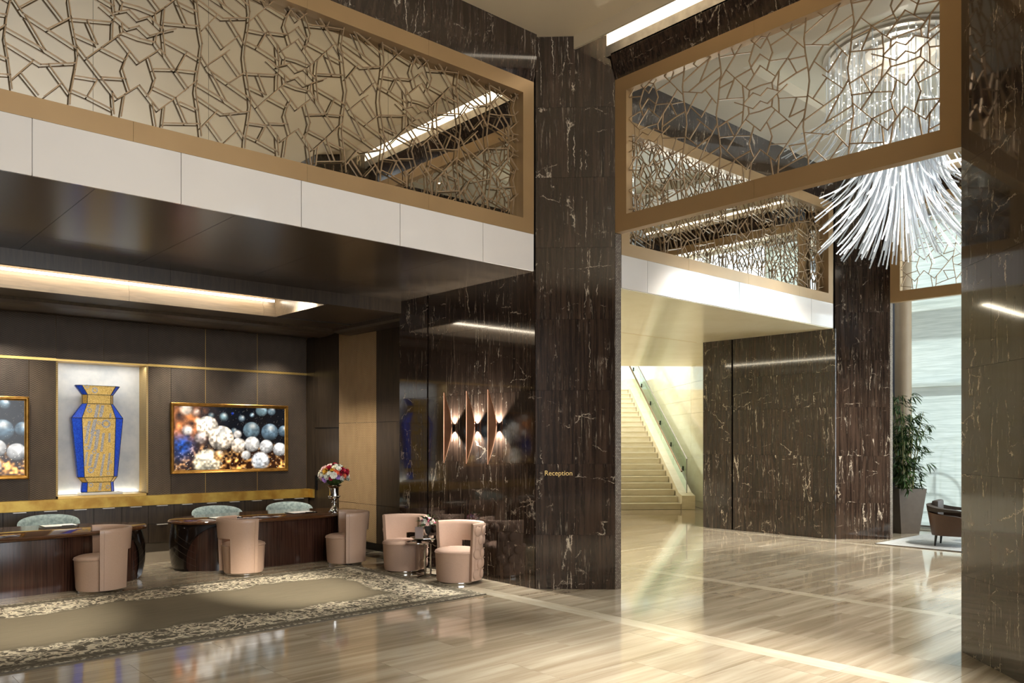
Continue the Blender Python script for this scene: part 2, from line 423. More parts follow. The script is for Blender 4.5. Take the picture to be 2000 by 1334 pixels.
# cross screens: frame only (the lattice is a thing of its own), beam, cove light
def screen(k, X, y0, y1, name):
    fr = struct(f'trim_{k}', None, None, f'bronze frame of the see-through lattice {name}', 'frame')
    ym = (y0 + y1) / 2 + .05; t = .105
    for a, c in ((y0, ym), (ym, y1)):
        G().box(X, X + t, a + .001, c - .001, 4.062, 4.245).obj('frame_rail', M['beige'], fr)
        G().box(X, X + t, a + .001, c - .001, 5.64, 5.80).obj('frame_rail', M['beige'], fr)
    G().box(X, X + t, y1 - .165, y1, 4.245, 5.64).obj('frame_stile', M['beige'], fr)
    G().box(X, X + t, y0, y0 + .165, 4.245, 5.64).obj('frame_stile', M['beige'], fr)
    be = struct(f'beam_{k}', None, None, f'dark marble beam above the see-through lattice {name}', 'beam')
    n_ = 3; w = (y1 - y0) / n_
    for i in range(n_):
        G().extrude([(X, 5.80), (X - .075, 6.06), (X - .075, 6.08), (X + t + .075, 6.08), (X + t + .075, 6.06), (X + t, 5.80)], 'Y', y0 + i * w + .002, y0 + (i + 1) * w - .002).obj('panel', M['marble'], be)
    G().box(X - .07, X + t + .07, y0, y1 + .1, 6.08, 6.7).obj('bulkhead', M['ceil'], be)
    for s, xx in ((-1, X - .075), (1, X + t + .07)):
        G().box(xx, xx + .005, y0 - .6, y1 + .25, 6.062, 6.185).obj('steel_ledge', M['steel'], be)
        cl = G().box(xx + .001, xx + .004, y0 - .3, y1 + .06, 6.19, 6.6).obj('cove_light', M['lum'])
        tag(cl, f'glowing cove light strip on the {"near" if s < 0 else "far"} side of the lattice {name}', 'light', 'ceiling cove lights')
screen(5, XA, 2.48, 6.14, 'beside the middle pillar')
screen(6, XB, 2.48, 6.11, 'beyond the chandelier')

# ceilings
c = struct('ceiling_1', G().box(-4, 6.765, -8, YF + .02, Z_CEIL, Z_CEIL + .3), M['ceil'], 'plain beige ceiling above the lobby', 'ceiling')
G().box(6.735, 6.765, -2, 6.46, 6.16, Z_CEIL).obj('ceiling_lip', M['ceil'], c)
G().box(6.765, 7.1, -2, 6.5, 6.68, 6.75).obj('cove_top', M['ceil'], c)
g = G(); RX0, RX1, RY0, RY1 = 8.87, 12.3, 2.9, 5.62
g.box(7.45, RX0, 1.2, YF, Z_CEIL, 6.7).box(RX1, 13.885, 1.2, YF, Z_CEIL, 6.7).box(RX0, RX1, 1.2, RY0, Z_CEIL, 6.7).box(RX0, RX1, RY1, YF, Z_CEIL, 6.7)
c = struct('ceiling_2', g, speck('pale_hall_ceiling', (206, 200, 184), (209, 203, 187), 1.5, .55, 0), 'beige ceiling with a shallow recess over the chandelier', 'ceiling')
G().box(RX0, RX1, RY0, RY1, 6.46, 6.7).obj('recess_panel', speck('recess_paint', (206, 204, 190), (208, 206, 192), 1, .5, 0), c)
G().box(13.855, 13.885, 1.2, 6.3, 6.16, Z_CEIL).obj('ceiling_lip', M['ceil'], c)
G().box(7.1, 7.5, 1.2, 6.3, 6.68, 6.75).box(13.85, 14.3, 1.2, 6.3, 6.68, 6.75).obj('cove_top', M['ceil'], c)
struct('ceiling_3', G().box(14.3, 16.9, -3, 9.42, 6.2, 6.5), M['ceil'], 'pale ceiling of the window lounge', 'ceiling')

# hidden enclosure: outer walls of the lobby
struct('wall_lobby_side', G().box(-4.3, -4, -8, 14, 0, 6.7), M['dwood'], 'dark oak wall along the lobby behind the view', 'wall')
struct('wall_lobby_street', G().box(-4, -2, -8.3, -8, 0, 6.7).box(7, 8, -8.3, -8, 0, 6.7).box(-2, 7, -8.3, -8, 5.6, 6.7), M['dwood'], 'dark oak street wall with tall windows behind the view', 'wall')
struct('wall_lobby_flank', G().box(7.9, 8.2, -8, -.5, 0, 6.7), M['cream'], 'cream flank wall outside the view', 'wall')
struct('wall_hall_side', G().box(7.86, 13.53, 1.2, 1.5, 0, 6.7), M['marble'], 'dark marble wall opposite the stair hall', 'wall')

# ------------------------------------------------------------------ reception room
YB = 13.0; XS = 6.84
w = struct('wall_reception_marble', G().box(6.455, 6.84, 6.8, 9.5, 0, 3.7), M['black'], 'dark veined marble wall carrying three copper sconces', 'wall')
jm = [0, .62, .64, 1.03, 1.45, 1.87, 2.3, 2.74]
slabs(w, (6.43, 6.78), (6.43, 9.52), [0, .42, .84, 1.26, 1.68, 2.06], [0, .62, 1.43, 2.27, 3.08, 3.63], M['marble'])
slabs(w, (6.43, 8.87), (6.43, 9.52), [0, .65], [0, .62, 1.43, 2.27, 3.08, 3.63], M['marble'])
for o in [o for o in w.children]: pass
struct('wall_reception_side', G().box(XS + .02, XS + .3, 9.4, 13.4, 0, 3.9), M['dwood'], 'dark oak side wall of the reception', 'wall')
w = bpy.data.objects['wall_reception_side']
def sp(y0, y1, z0, z1, m, name='panel', x=XS): G().box(x, XS + .019, y0 + .003, y1 - .003, z0 + .003, z1 - .003).obj(name, m, w)
for z0, z1 in ((.11, .70), (.70, 1.98), (1.98, 3.45)):
    sp(9.5, 10.76, z0, z1, M['dwood'])
    sp(10.76, 11.33, z0, z1, M['woven_l']); sp(11.33, 11.89, z0, z1, M['woven_l'])
sp(11.89, 12.72, 1.915, 3.45, M['dwood']); sp(12.72, 13.0, .11, 3.45, M['dwood'])
dr = struct('door_1', G().box(XS + .012, XS + .03, 11.91, 12.70, .02, 1.9), M['dwood'], 'dark oak service door in the reception side wall', 'door')
G().box(XS - .03, XS + .012, 12.62, 12.64, .85, 1.1).obj('door_handle', M['black'], dr)
struct('baseboard_side', G().box(XS - .004, XS + .018, 9.5, 13, 0, .108), M['black'], 'black baseboard below the tan woven panels', 'baseboard')

w = struct('wall_reception_back', G().box(-4, 2.93, YB + .02, YB + .5, 0, 3.9).box(4.19, 7, YB + .02, YB + .5, 0, 3.9).box(2.93, 4.19, YB + .02, YB + .5, 2.86, 3.9).box(2.93, 4.19, YB + .02, YB + .5, 0, .86).box(2.93, 4.19, YB + .36, YB + .5, .86, 2.86),
           speck('tan_wall_backing', (150, 118, 78), (160, 128, 86), 10, .5, 0), 'dark woven panel wall behind the reception desks', 'wall')
def bp(x0, x1, z0, z1, m, name='panel', y=YB): G().box(x0 + .004, x1 - .004, y, YB + .019, z0, z1).obj(name, m, w)
top = [-3.2, -2.33, -1.46, -.59, .28, 1.15, 2.02, 2.93, 3.56, 4.19, 5.07, 5.94, XS]
for a, c in zip(top, top[1:]): bp(a, c, 2.872, 3.62, M['woven_d'])
for a, c in ((-3.2, -2.33), (-2.33, -1.46), (-1.46, -.59), (-.59, .28), (.28, 1.15), (1.15, 2.02), (2.02, 2.59), (4.53, 5.07), (5.07, 5.94), (5.94, XS)): bp(a, c, .865, 2.828, M['woven_d'])
bp(2.59, 2.93, .865, 2.828, M['woven_m']); bp(4.19, 4.53, .865, 2.828, M['woven_m'])
# niche lining
plaster = mat('silver_plaster', srgb(214, 218, 216), .5); n = N(plaster); f = n.noise(n.pos(), 3.2, 6, .6)
n.set('Base Color', n.ramp(f, [(.3, srgb(196, 202, 204)), (.55, srgb(222, 224, 222)), (.75, srgb(232, 232, 228))]))
bp_ = G().box(2.93, 4.19, YB + .335, YB + .36, .86, 2.86).obj('niche_back', plaster, w)
G().box(4.165, 4.19, YB, YB + .334, .9, 2.835).obj('niche_cheek', M['woven_g'], w)
G().box(2.93, 2.955, YB, YB + .334, .9, 2.835).obj('niche_cheek', M['woven_g'], w)
G().box(2.93, 4.19, YB - .002, YB + .334, 2.835, 2.86).obj('niche_head', M['goldtrim'], w)
G().box(2.955, 4.165, YB, YB + .334, .862, .895).obj('niche_floor', M['goldtrim'], w)
for j_ in (5.07, 5.94):
    G().box(j_ - .003, j_ + .003, YB - .002, YB + .019, .866, 3.62).obj('gold_line', M['goldtrim'], w)
for a, c in ((-3.2, 2.93), (4.19, XS)): G().box(a, c, YB - .006, YB + .019, 2.832, 2.868).obj('gold_line', M['goldtrim'], w)
s = struct('trim_20', G().box(-3.2, XS - .002, YB - .13, YB + .02, .715, .862), M['gold'], 'patinated gold leaf ledge under the framed pictures', 'ledge')
G().box(XS - .04, XS - .003, 12.7, YB - .132, .715, .862).obj('ledge_return', M['gold'], s)
struct('baseboard_back', G().box(-3.2, XS - .01, YB - .085, YB + .02, 0, .14), M['stone_sill'], 'grey brown baseboard below the drawer fronts', 'baseboard')
struct('wall_reception_left', G().box(-3.5, -3.2, 6.9, 13.4, 0, 3.9), M['dwood'], 'dark wall of the reception outside the view', 'wall')

# reception soffit and stepped ceiling
so = struct('ceiling_4', G().box(-3.9, 6.46, YF + .3, 9.5, Z_SOF + .025, Z_SOF + .2), M['black'], 'glossy dark wood soffit over the reception front', 'ceiling')
sj = [-3.9, -2.7, -1.55, -.45, .65, 1.8, 2.91, 4.12, 5.3, 6.45]
for a, c in zip(sj, sj[1:]):
    G().box(a + .002, c - .002, YF + .02, 8.745, Z_SOF, Z_SOF + .024).obj('panel', M['soffit'], so)
    G().box(a + .002, c - .002, 8.755, 9.5, Z_SOF, Z_SOF + .024).obj('panel', M['soffit'], so)
TX = 5.28; ZL = 3.47
lo = struct('ceiling_5', G().box(-3.9, 6.9, 9.5, 9.56, ZL, 3.9).box(TX + .021, 6.9, 9.56, 13.2, ZL + .01, 3.9).box(-3.9, TX, 10.98, 13.2, ZL + .01, 3.9).box(-3.9, TX, 9.56, 10.98, 3.86, 3.9), M['dwood'], 'stepped dark oak ceiling with a lit trough over the desks', 'ceiling')
bj = [-3.9, -2.1, -.3, 1.5, 3.3, 5.1, 6.82]
for a, c in zip(bj, bj[1:]):
    G().box(a + .0015, c - .0015, 9.482, 9.5, ZL - .004, Z_SOF).obj('beam_board', M['dwood'], lo)
    G().box(a + .0015, min(c, TX) - .0015, 10.955, 10.98, ZL - .004, 3.6).obj('trough_board', M['trough'], lo) if a < TX else None
    G().box(a + .0015, min(c, TX) - .0015, 10.975, 11.0, 3.6, 3.86).obj('trough_board', M['trough'], lo) if a < TX else None
    G().box(a + .0015, c - .0015, 10.98, 11.52, ZL - .004, ZL + .011).obj('ceiling_board', M['dwood'], lo)
    G().extrude([(11.53, ZL + .01), (11.56, 3.43), (11.66, 3.402), (11.85, 3.386), (12.1, 3.383), (12.12, 3.42), (12.12, ZL + .01)], 'X', a + .0015, min(c, 6.6) - .0015).obj('cornice', M['dwood'], lo)
G().box(-3.9, TX, 9.57, 10.97, 3.84, 3.858).obj('trough_lid', M['trough'], lo)
G().box(-3.9, TX, 9.562, 9.575, ZL + .01, 3.84).obj('trough_board', M['trough'], lo)
G().box(TX, TX + .02, 9.56, 10.98, ZL - .004, 3.86).obj('trough_board', M['trough'], lo)
G().extrude([(6.52, ZL + .01), (6.53, 3.43), (6.58, 3.402), (6.7, 3.386), (6.835, 3.383), (6.835, ZL + .01)], 'Y', 9.51, 11.53).obj('cornice', M['dwood'], lo)
ll = G().box(-3.6, TX - .06, 10.86, 10.9, 3.66, 3.685).obj('trough_light', M['led']); tag(ll, 'long glowing light line in the ceiling trough over the desks', 'light')

# ------------------------------------------------------------------ stair hall
w = struct('wall_hall_marble', G().box(13.52, 14.0, 6.9, 9.42, 0, 3.7), M['black'], 'dark veined marble wall between the stairs and the far pillar', 'wall')
slabs(w, (13.49, 6.73), (13.49, 8.75), [0, .405, .81, 1.215, 1.62, 2.02], [0, .62, 1.43, 2.27, 2.88, 3.62], M['marble'])
slabs(w, (13.49, 8.79), (13.49, 9.43), [0, .64], [0, .62, 1.43, 2.27, 2.88, 3.62], M['marble'])
SD = Vector((math.cos(math.radians(52.07)), math.sin(math.radians(52.07)))); SR = Vector((SD.y, -SD.x))
S0 = Vector(at_z(1330, 995).xy)
def sx(a, r): q = S0 + SD * a + SR * r; return (q.x, q.y)     # a: along the climb, r: to the right
soB = struct('ceiling_6', G().prism([(6.6, YF + .02), (13.6, YF + .02), (13.6, 9.3), sx(-2.2, 4.5), sx(1.1, 4.5), sx(1.1, -9), sx(-1.5, -9), (6.6, 15)], Z_SOF - .01, 4.0), M['creamsof'], 'polished cream stone soffit of the stair hall', 'ceiling')
G().box(7.3, 13.4, 9.52, 9.53, Z_SOF - .012, Z_SOF).obj('soffit_joint', M['goldtrim'], soB)
hl = G().box(8.76, 8.84, 8.0, 12.0, Z_SOF - .03, Z_SOF - .011).obj('soffit_light_line', emit('soffit_line_glow', (1, .9, .7), 9)); tag(hl, 'long glowing light line in the cream stair hall soffit', 'light')
w = struct('wall_hall_cream', G().wall(sx(-2.6, .62), sx(14, .62), 0, 7.5, -.3), M['cream'], 'cream polished stone wall beside the stairs', 'wall')
for i, (z0, z1) in enumerate(((.0, .16), (.16, 1.25), (1.25, 1.55), (1.55, 2.0), (2.0, 2.4), (2.4, 2.75), (2.75, 3.2), (3.2, 7.4))):
    for a0, a1 in ((-2.5, 1.2), (1.2, 5.2), (5.2, 13.9)): G().wall(sx(a0 + .004, .60), sx(a1 - .004, .60), z0 + .003, z1 - .003, -.018).obj('panel', M['cream'], w)
struct('wall_hall_left', G().box(7.3, 7.6, 6.95, 24, 0, 3.8), M['cream'], 'cream wall of the stair hall behind the middle pillar', 'wall')
struct('wall_hall_back', G().box(7.3, 13.4, 12.2, 12.5, 0, 3.8).wall((13.4, 12.2), sx(-.1, -4.3), 0, 3.8, .2).wall(sx(-.1, -4.25), sx(11, -4.25), 0, 7.6, .2), M['cream'], 'cream wall closing the stair hall beside the steps', 'wall')
struct('wall_hall_end', G().wall(sx(15, -10), sx(15, 3), 0, 3.4, .3).wall(sx(15, -10), sx(15, 3), 5.6, 8, .3), M['cream'], 'cream end wall of the upper landing', 'wall')
ub = speck('umber_paint', (128, 104, 84), (134, 110, 90), 2, .6, 0)
struct('ceiling_7', G().prism([sx(1.6, -10), sx(1.6, 3), sx(15, 3), sx(15, -10)], 8.0, 8.2), M['cream'], 'pale ceiling above the stair landing', 'ceiling')
struct('wall_landing', G().wall(sx(11, -10), sx(11, .5), 5.05, 8, .2), ub, 'umber bulkhead above the upper landing', 'wall')
NR, RISE, RUN = 22, .152, .295
st = struct('staircase', None, None, 'broad cream stone staircase climbing from the hall', 'staircase'); st['kind'] = 'thing'
rise_me = None
ang = math.atan2(SR.y, SR.x)
step_me = G().box(-4.2, 0, 0, RUN + .06, 0, RISE - .03).mesh('step', M['stair'])
tread_me = G().box(-4.2, 0, -.025, RUN + .06, RISE - .03, RISE).mesh('tread', M['stair'], bevel=.006)
for i in range(NR):
    q = sx(i * RUN, 0)
    stp = link('step', step_me, st, (q[0], q[1], i * RISE), ang)
    link('tread', tread_me, st, (q[0], q[1], i * RISE), ang)
e = NR * RUN
g = G()     # sloped stringer
a = [Vector((*sx(-.05, .01), 0)), Vector((*sx(-.05, .34), 0))]
prof = [(-.05, 0), (-.05, .34), (.25, .40), (e + .1, NR * RISE + .36), (e + 1.6, NR * RISE + .36), (e + 1.6, 0)]
n_ = len(prof)
v = [(*sx(p, .01), z) for p, z in prof] + [(*sx(p, .34), z) for p, z in prof]
g.add(v, [tuple(range(n_)), tuple(range(n_, 2 * n_))[::-1]] + [(i, (i + 1) % n_, n_ + (i + 1) % n_, n_ + i) for i in range(n_)])
g.obj('stringer', M['stair'], st)
G().prism([sx(e, -4.4), sx(e, .0), sx(15, .0), sx(15, -4.4)], NR * RISE - .15, NR * RISE).obj('landing', M['stair'], st)
# balustrade
glass = mat('balustrade_glass', (.86, .94, .91, 1), .02); n = N(glass)
tr_ = n.n('ShaderNodeBsdfTransparent', {0: (.84, .93, .88, 1)}); gl = n.n('ShaderNodeBsdfGlossy', {0: WHT, 1: .03})
mx = n.n('ShaderNodeMixShader', {0: .10, 1: tr_.outputs[0], 2: gl.outputs[0]})
n.t.links.new(mx.outputs[0], n.t.nodes['Material Output'].inputs[0])
bal = thing('stair_balustrade', 'glass balustrade with slim bronze handrail on the stair side', 'balustrade', (*sx(0, .17), .34))
def bl(p, z, r=.17): q = sx(p, r); o = sx(0, .17); return (q[0] - o[0], q[1] - o[1], z - .34)
slope = (NR * RISE - .04) / (e - .15)
def zt(p): return .40 + max(0, p - .25) * slope
segs = div(e - .1, 5)
for i in range(5):
    p0, p1 = .2 + segs[i] + .01, .2 + segs[i + 1] - .01
    v = [bl(p0, zt(p0) - .02, .20), bl(p1, zt(p1) - .02, .20), bl(p1, zt(p1) + .82, .20), bl(p0, zt(p0) + .82, .20)]
    v2 = [bl(p0, zt(p0) - .02, .215), bl(p1, zt(p1) - .02, .215), bl(p1, zt(p1) + .82, .215), bl(p0, zt(p0) + .82, .215)]
    G().add(v + v2, [(0,1,2,3),(7,6,5,4),(0,4,5,1),(1,5,6,2),(2,6,7,3),(3,7,4,0)]).obj('glass_panel', glass, bal)
G().tube([bl(.2, zt(.2) + .83, .2075), bl(e + .1, zt(e + .1) + .83, .2075)], .016).obj('top_rail', M['steel'], bal)
G().tube([bl(.22, zt(.2) - .02, .208), bl(.22, zt(.2) + .83, .208)], .014).obj('end_post', M['steel'], bal)
G().tube([bl(.3, zt(.3) + .5, .10), bl(e, zt(e) + .5, .10)], .022, 8).obj('handrail', speck('bronze_rail', (110, 88, 60), (122, 98, 68), 9, .3, 0, metal=.7), bal)
for i in range(6):
    p = .5 + i * 1.15
    G().tube([bl(p, zt(p) + .5, .10), bl(p, zt(p) + .44, .13), bl(p, zt(p) + .44, .2)], .011).tube([bl(p, zt(p) + .4, .193), bl(p, zt(p) + .52, .193)], .02).obj('rail_bracket', M['black'], bal)
bal2 = thing('landing_balustrade', 'glass balustrade turning along the upper landing', 'balustrade', (*sx(e + .2, -4.2), NR * RISE))
q0 = sx(e + .2, -4.2)
def b2(p, z, r): q = sx(p, r); return (q[0] - q0[0], q[1] - q0[1], z)
for r0, r1 in ((-4.0, -2.7), (-2.68, -1.4), (-1.38, -.1)):
    v = [b2(e + 1.7, 0, r0), b2(e + 1.7, 0, r1), b2(e + 1.7, .9, r1), b2(e + 1.7, .9, r0)]
    v2 = [b2(e + 1.715, z, r) for r, z in ((r0, 0), (r1, 0), (r1, .9), (r0, .9))]
    G().add(v + v2, [(0,1,2,3),(7,6,5,4),(0,4,5,1),(1,5,6,2),(2,6,7,3),(3,7,4,0)]).obj('glass_panel', glass, bal2)
G().tube([b2(e + 1.707, .91, -4.0), b2(e + 1.707, .91, -.1)], .018).obj('top_rail', M['steel'], bal2)

# ------------------------------------------------------------------ window lounge
XW = 16.55
g = G()
for y in (-2.5, -.9, .7, 2.3, 3.9, 5.58, 6.9): g.box(XW, XW + .12, y - .05, y + .05, 0, 6.2)
for z in (.0, 2.72, 6.1): g.box(XW, XW + .12, -2.5, 6.9, z, z + .09)
wi = struct('window_1', g, speck('white_window_frame', (214, 216, 216), (220, 222, 222), 4, .4, 0), 'tall white framed lounge window behind sheer blinds', 'window')
pane = mat('window_glass', (.95, .98, 1, 1), .01); n = N(pane)
tr_ = n.n('ShaderNodeBsdfTransparent', {0: (.93, .97, .98, 1)}); gl = n.n('ShaderNodeBsdfGlossy', {0: WHT, 1: .02})
mx = n.n('ShaderNodeMixShader', {0: .06, 1: tr_.outputs[0], 2: gl.outputs[0]}); n.t.links.new(mx.outputs[0], n.t.nodes['Material Output'].inputs[0])
for y0, y1 in zip((-2.5, -.9, .7, 2.3, 3.9, 5.58), (-.9, .7, 2.3, 3.9, 5.58, 6.9)):
    for z0, z1 in ((.09, 2.72), (2.81, 6.1)): G().box(XW + .05, XW + .06, y0 + .05, y1 - .05, z0, z1).obj('pane', pane, wi)
sheer = mat('sheer_blind', (.9, .92, .9, 1), .8); n = N(sheer)
pz = n.n('ShaderNodeSeparateXYZ', {0: n.pos()}).outputs[2]
sl = n.noise(n.mul(n.pos(), (1, 2.2, 55)), 1, 3)
df = n.n('ShaderNodeBsdfDiffuse', {0: n.ramp(sl, [(.35, (.62, .66, .63)), (.65, (.76, .79, .76))])}); tl = n.n('ShaderNodeBsdfTranslucent', {0: n.ramp(sl, [(.35, (.6, .66, .63)), (.65, (.78, .83, .8))])})
m1 = n.n('ShaderNodeMixShader', {0: .6, 1: df.outputs[0], 2: tl.outputs[0]})
m2 = n.n('ShaderNodeMixShader', {0: .22, 1: m1.outputs[0], 2: n.n('ShaderNodeBsdfTransparent', {0: (1, 1, 1, 1)}).outputs[0]})
n.t.links.new(m2.outputs[0], n.t.nodes['Material Output'].inputs[0])
for k, (y0, y1) in enumerate(((5.63, 6.66), (3.95, 5.53))):
    bl_ = thing('roller_blind', 'white sheer roller blind %s' % ['behind the potted bamboo', 'next to the brown armchair'][k], 'blind', (XW - .1, y0, 0), group='lounge roller blinds')
    G().box(0, .002, 0, y1 - y0, .06, 6.0).obj('fabric', sheer, bl_)
    G().box(-.008, .01, 0, y1 - y0, .03, .06).obj('bottom_bar', M['steel'], bl_)
    G().tube([(0, 0, 6.05), (0, y1 - y0, 6.05)], .04, 10).obj('roller', M['steel'], bl_)
cl = struct('column_1', G().lathe([(.15, 0), (.15, 6.2)], 28, 16.2, 6.72), speck('beige_column', (168, 150, 126), (173, 155, 131), 4, .5, 0), 'round beige column behind the bamboo', 'column', smooth=True)
struct('wall_lounge', G().box(XW - .2, XW + .2, 6.93, 9.42, 0, 6.3), speck('blue_grey_wall', (74, 82, 96), (80, 88, 102), 3, .5, 0), 'blue grey wall past the lounge window', 'wall')
struct('wall_lounge_back', G().box(14.0, 16.6, 9.28, 9.42, 0, 6.3), M['cream'], 'cream lounge wall behind the far pillar', 'wall')
struct('ground_street', G().box(16.7, 40, -12, 20, -.35, -.06), speck('pale_paving', (190, 188, 182), (200, 198, 192), 2, .8, 0), 'pale paving outside the lounge window', 'ground')
struct('roof_porch', G().box(16.72, 17.3, -4, 12, 4.3, 4.42), M['white'], 'pale entrance canopy outside the lounge window', 'canopy')
# ------------------------------------------------------------------ bronze lattices
# one repeat of the lattice (1.38 m wide), bent bars as point lists in tracing units
_T = """145,640 165,770 180,900 165,980 140,1250 118,1395 135,1540 160,1700 165,1770 175,1870 150,2060 125,2320|1225,150 1190,480 1205,640 1245,870 1255,990 1235,1160 1215,1290 1185,1470 1180,1550 1200,1690 1240,1930 1245,2030
290,550 340,680|480,465 340,690 240,855 170,980|160,700 350,665 545,640|495,455 660,590 740,460 835,320|740,455 670,450 585,535 550,640 520,745 545,830 580,910|740,460 780,555 805,640 770,740 735,860
855,305 990,415 1195,585|1070,230 1015,385 990,420 780,555|1015,380 1215,265|545,820 655,660 770,740|480,1070 655,800 840,930|240,855 345,950 440,1040 525,1105|545,840 345,955|155,1080 320,990|340,955 315,1030 245,1210
140,1220 445,1195|440,1040 455,1200 455,1280 435,1510|525,1105 515,1185|525,1105 660,1045 800,1005|800,1005 880,870 990,710 1110,515|800,1005 810,1085|780,745 985,715|1005,730 1205,685|1005,715 1100,890|1220,825 1100,890 870,1045
885,870 870,1045 865,1110|450,1270 570,1135 660,1170 745,1075 880,1110|985,1030 745,1265 660,1235 570,1330 435,1280 345,1253|865,1150 880,1200 885,1365|880,1205 1230,1180|1100,1190 1010,1430|1010,1430 1200,1335|805,1215 795,1300
795,1300 655,1360 520,1395|510,1315 520,1395 480,1460 435,1520 345,1670 240,1845|795,1300 980,1460 1105,1570|980,1465 775,1580|440,1365 250,1480 130,1560|250,1485 335,1665|160,1680 340,1660 530,1660|480,1460 660,1600 840,1340
575,1550 520,1755 545,1850 575,1915|740,1495 775,1580 800,1665 770,1775 740,1880|1190,1440 985,1755 890,1895 845,1970 655,1825 490,2070 350,1945 170,1770|345,1945 540,1840|345,1945 250,2200|775,1765 985,1755|1010,1780 1200,1750
1010,1780 1095,1950|1220,1895 1095,1955 880,2080|885,1900 870,2120|780,1920 810,2140|545,2000 515,2230|440,2035 460,2240|160,2060 310,1985|135,2200 445,2200
1290,110 1435,205|1210,405 1435,205 1640,45|1690,-30 1600,100 1460,410|1785,180 1460,410 1290,545|1205,550 1490,550 1790,315|1555,510 1720,680|1420,560 1310,750 1245,870|1655,620 1485,885 1320,755|1420,915 1665,1080|1465,955 1305,1195
1735,970 1640,1140 1200,1465|1235,1165 1430,1290|1620,1165 1450,1500|1780,1290 1450,1500 1280,1620|1200,1620 1490,1645 1780,1440|1550,1605 1730,1795|1425,1640 1245,1930|1655,1735 1510,1945|1320,1830 1460,1960"""
LAT_P = 1.38
LAT = []
for ln in _T.replace('\n', '|').split('|'):
    pts = []
    for t in ln.split():
        ax, ay = map(float, t.split(','))
        q = at_x(1380 + .16 * ax, .16 * ay, XA + .05)
        pts.append((6.14 - q.y, q.z))          # distance from the middle pillar, height
    LAT.append(pts)
LAT0 = min(p[0] for p in LAT[0])
def clip_seg(a, b, lo, hi, ax):
    if a[ax] > b[ax]:
        r = clip_seg(b, a, lo, hi, ax); return r and (r[1], r[0])
    if b[ax] < lo or a[ax] > hi: return None
    def cut(v): t = (v - a[ax]) / (b[ax] - a[ax]); return (a[0] + (b[0] - a[0]) * t, a[1] + (b[1] - a[1]) * t)
    return (cut(lo) if a[ax] < lo else a, cut(hi) if b[ax] > hi else b)
def lattice(label, to3d, width, phase, z0, z1, m, hw=.0042, hd=.008, limit=300, start=0):
    """to3d(p, d, z): p distance along, d depth offset -> world xyz"""
    root = thing('lattice_screen', label, 'lattice', to3d(0, 0, z0), group='bronze lattice screens')
    o3 = Vector(to3d(0, 0, z0)); extra = G(); cnt = 0
    k0 = int((start - phase) / LAT_P) - 2
    for k in sorted(range(k0, int((width - phase) / LAT_P) + 2), reverse=True):
        for bar in LAT:
            g = G(); L = 0
            for a, b in zip(bar, bar[1:]):
                a = (a[0] + phase + k * LAT_P, a[1]); b = (b[0] + phase + k * LAT_P, b[1])
                s = clip_seg(a, b, start, width, 0); s = s and clip_seg(s[0], s[1], z0, z1, 1)
                if not s: continue
                a, b = s; dx, dz = b[0] - a[0], b[1] - a[1]; l = math.hypot(dx, dz)
                if l < .004: continue
                dx, dz = dx / l * .004, dz / l * .004; a = (a[0] - dx, a[1] - dz); b = (b[0] + dx, b[1] + dz)
                nx, nz = -dz / .004 * hw, dx / .004 * hw; L += l
                v = [Vector(to3d(p[0] + s1 * nx, s2 * hd, p[1] + s1 * nz)) - o3 for p in (a, b) for s1, s2 in ((1, 1), (1, -1), (-1, -1), (-1, 1))]
                g.add(v, [(0,1,2,3),(7,6,5,4),(0,4,5,1),(1,5,6,2),(2,6,7,3),(3,7,4,0)])
            if not g.f: continue
            if cnt < limit and L > .05: g.obj('bar', m, root); cnt += 1
            else: extra.add(g.v, g.f)
    if extra.f: extra.obj('short_bars', m, root, kind='stuff')
    return root
lattice('bronze lattice over the reception desks, doubled in the mirror', lambda p, d, z: (6.43 - p, 6.85 + d, z), 5.45, -.29, Z_FR0 - .005, Z_FR1 + .005, M['bar'], start=.2)
lattice('see-through bronze lattice in front of the chandelier', lambda p, d, z: (XA + .05 + d, 6.14 - p, z), 3.50, 0, 4.24, 5.645, M['bar'], start=.17)
lattice('bronze lattice over the stair hall, doubled in the mirror', lambda p, d, z: (13.5 - p, 6.85 + d, z), 5.4, .12, Z_FR0 - .005, Z_FR1 + .005, M['bar'], start=.13)
lattice('bronze lattice against the bright lounge window', lambda p, d, z: (XB + .05 + d, 6.11 - p, z), 3.47, .1, 4.24, 5.645, M['bar'], start=.15)

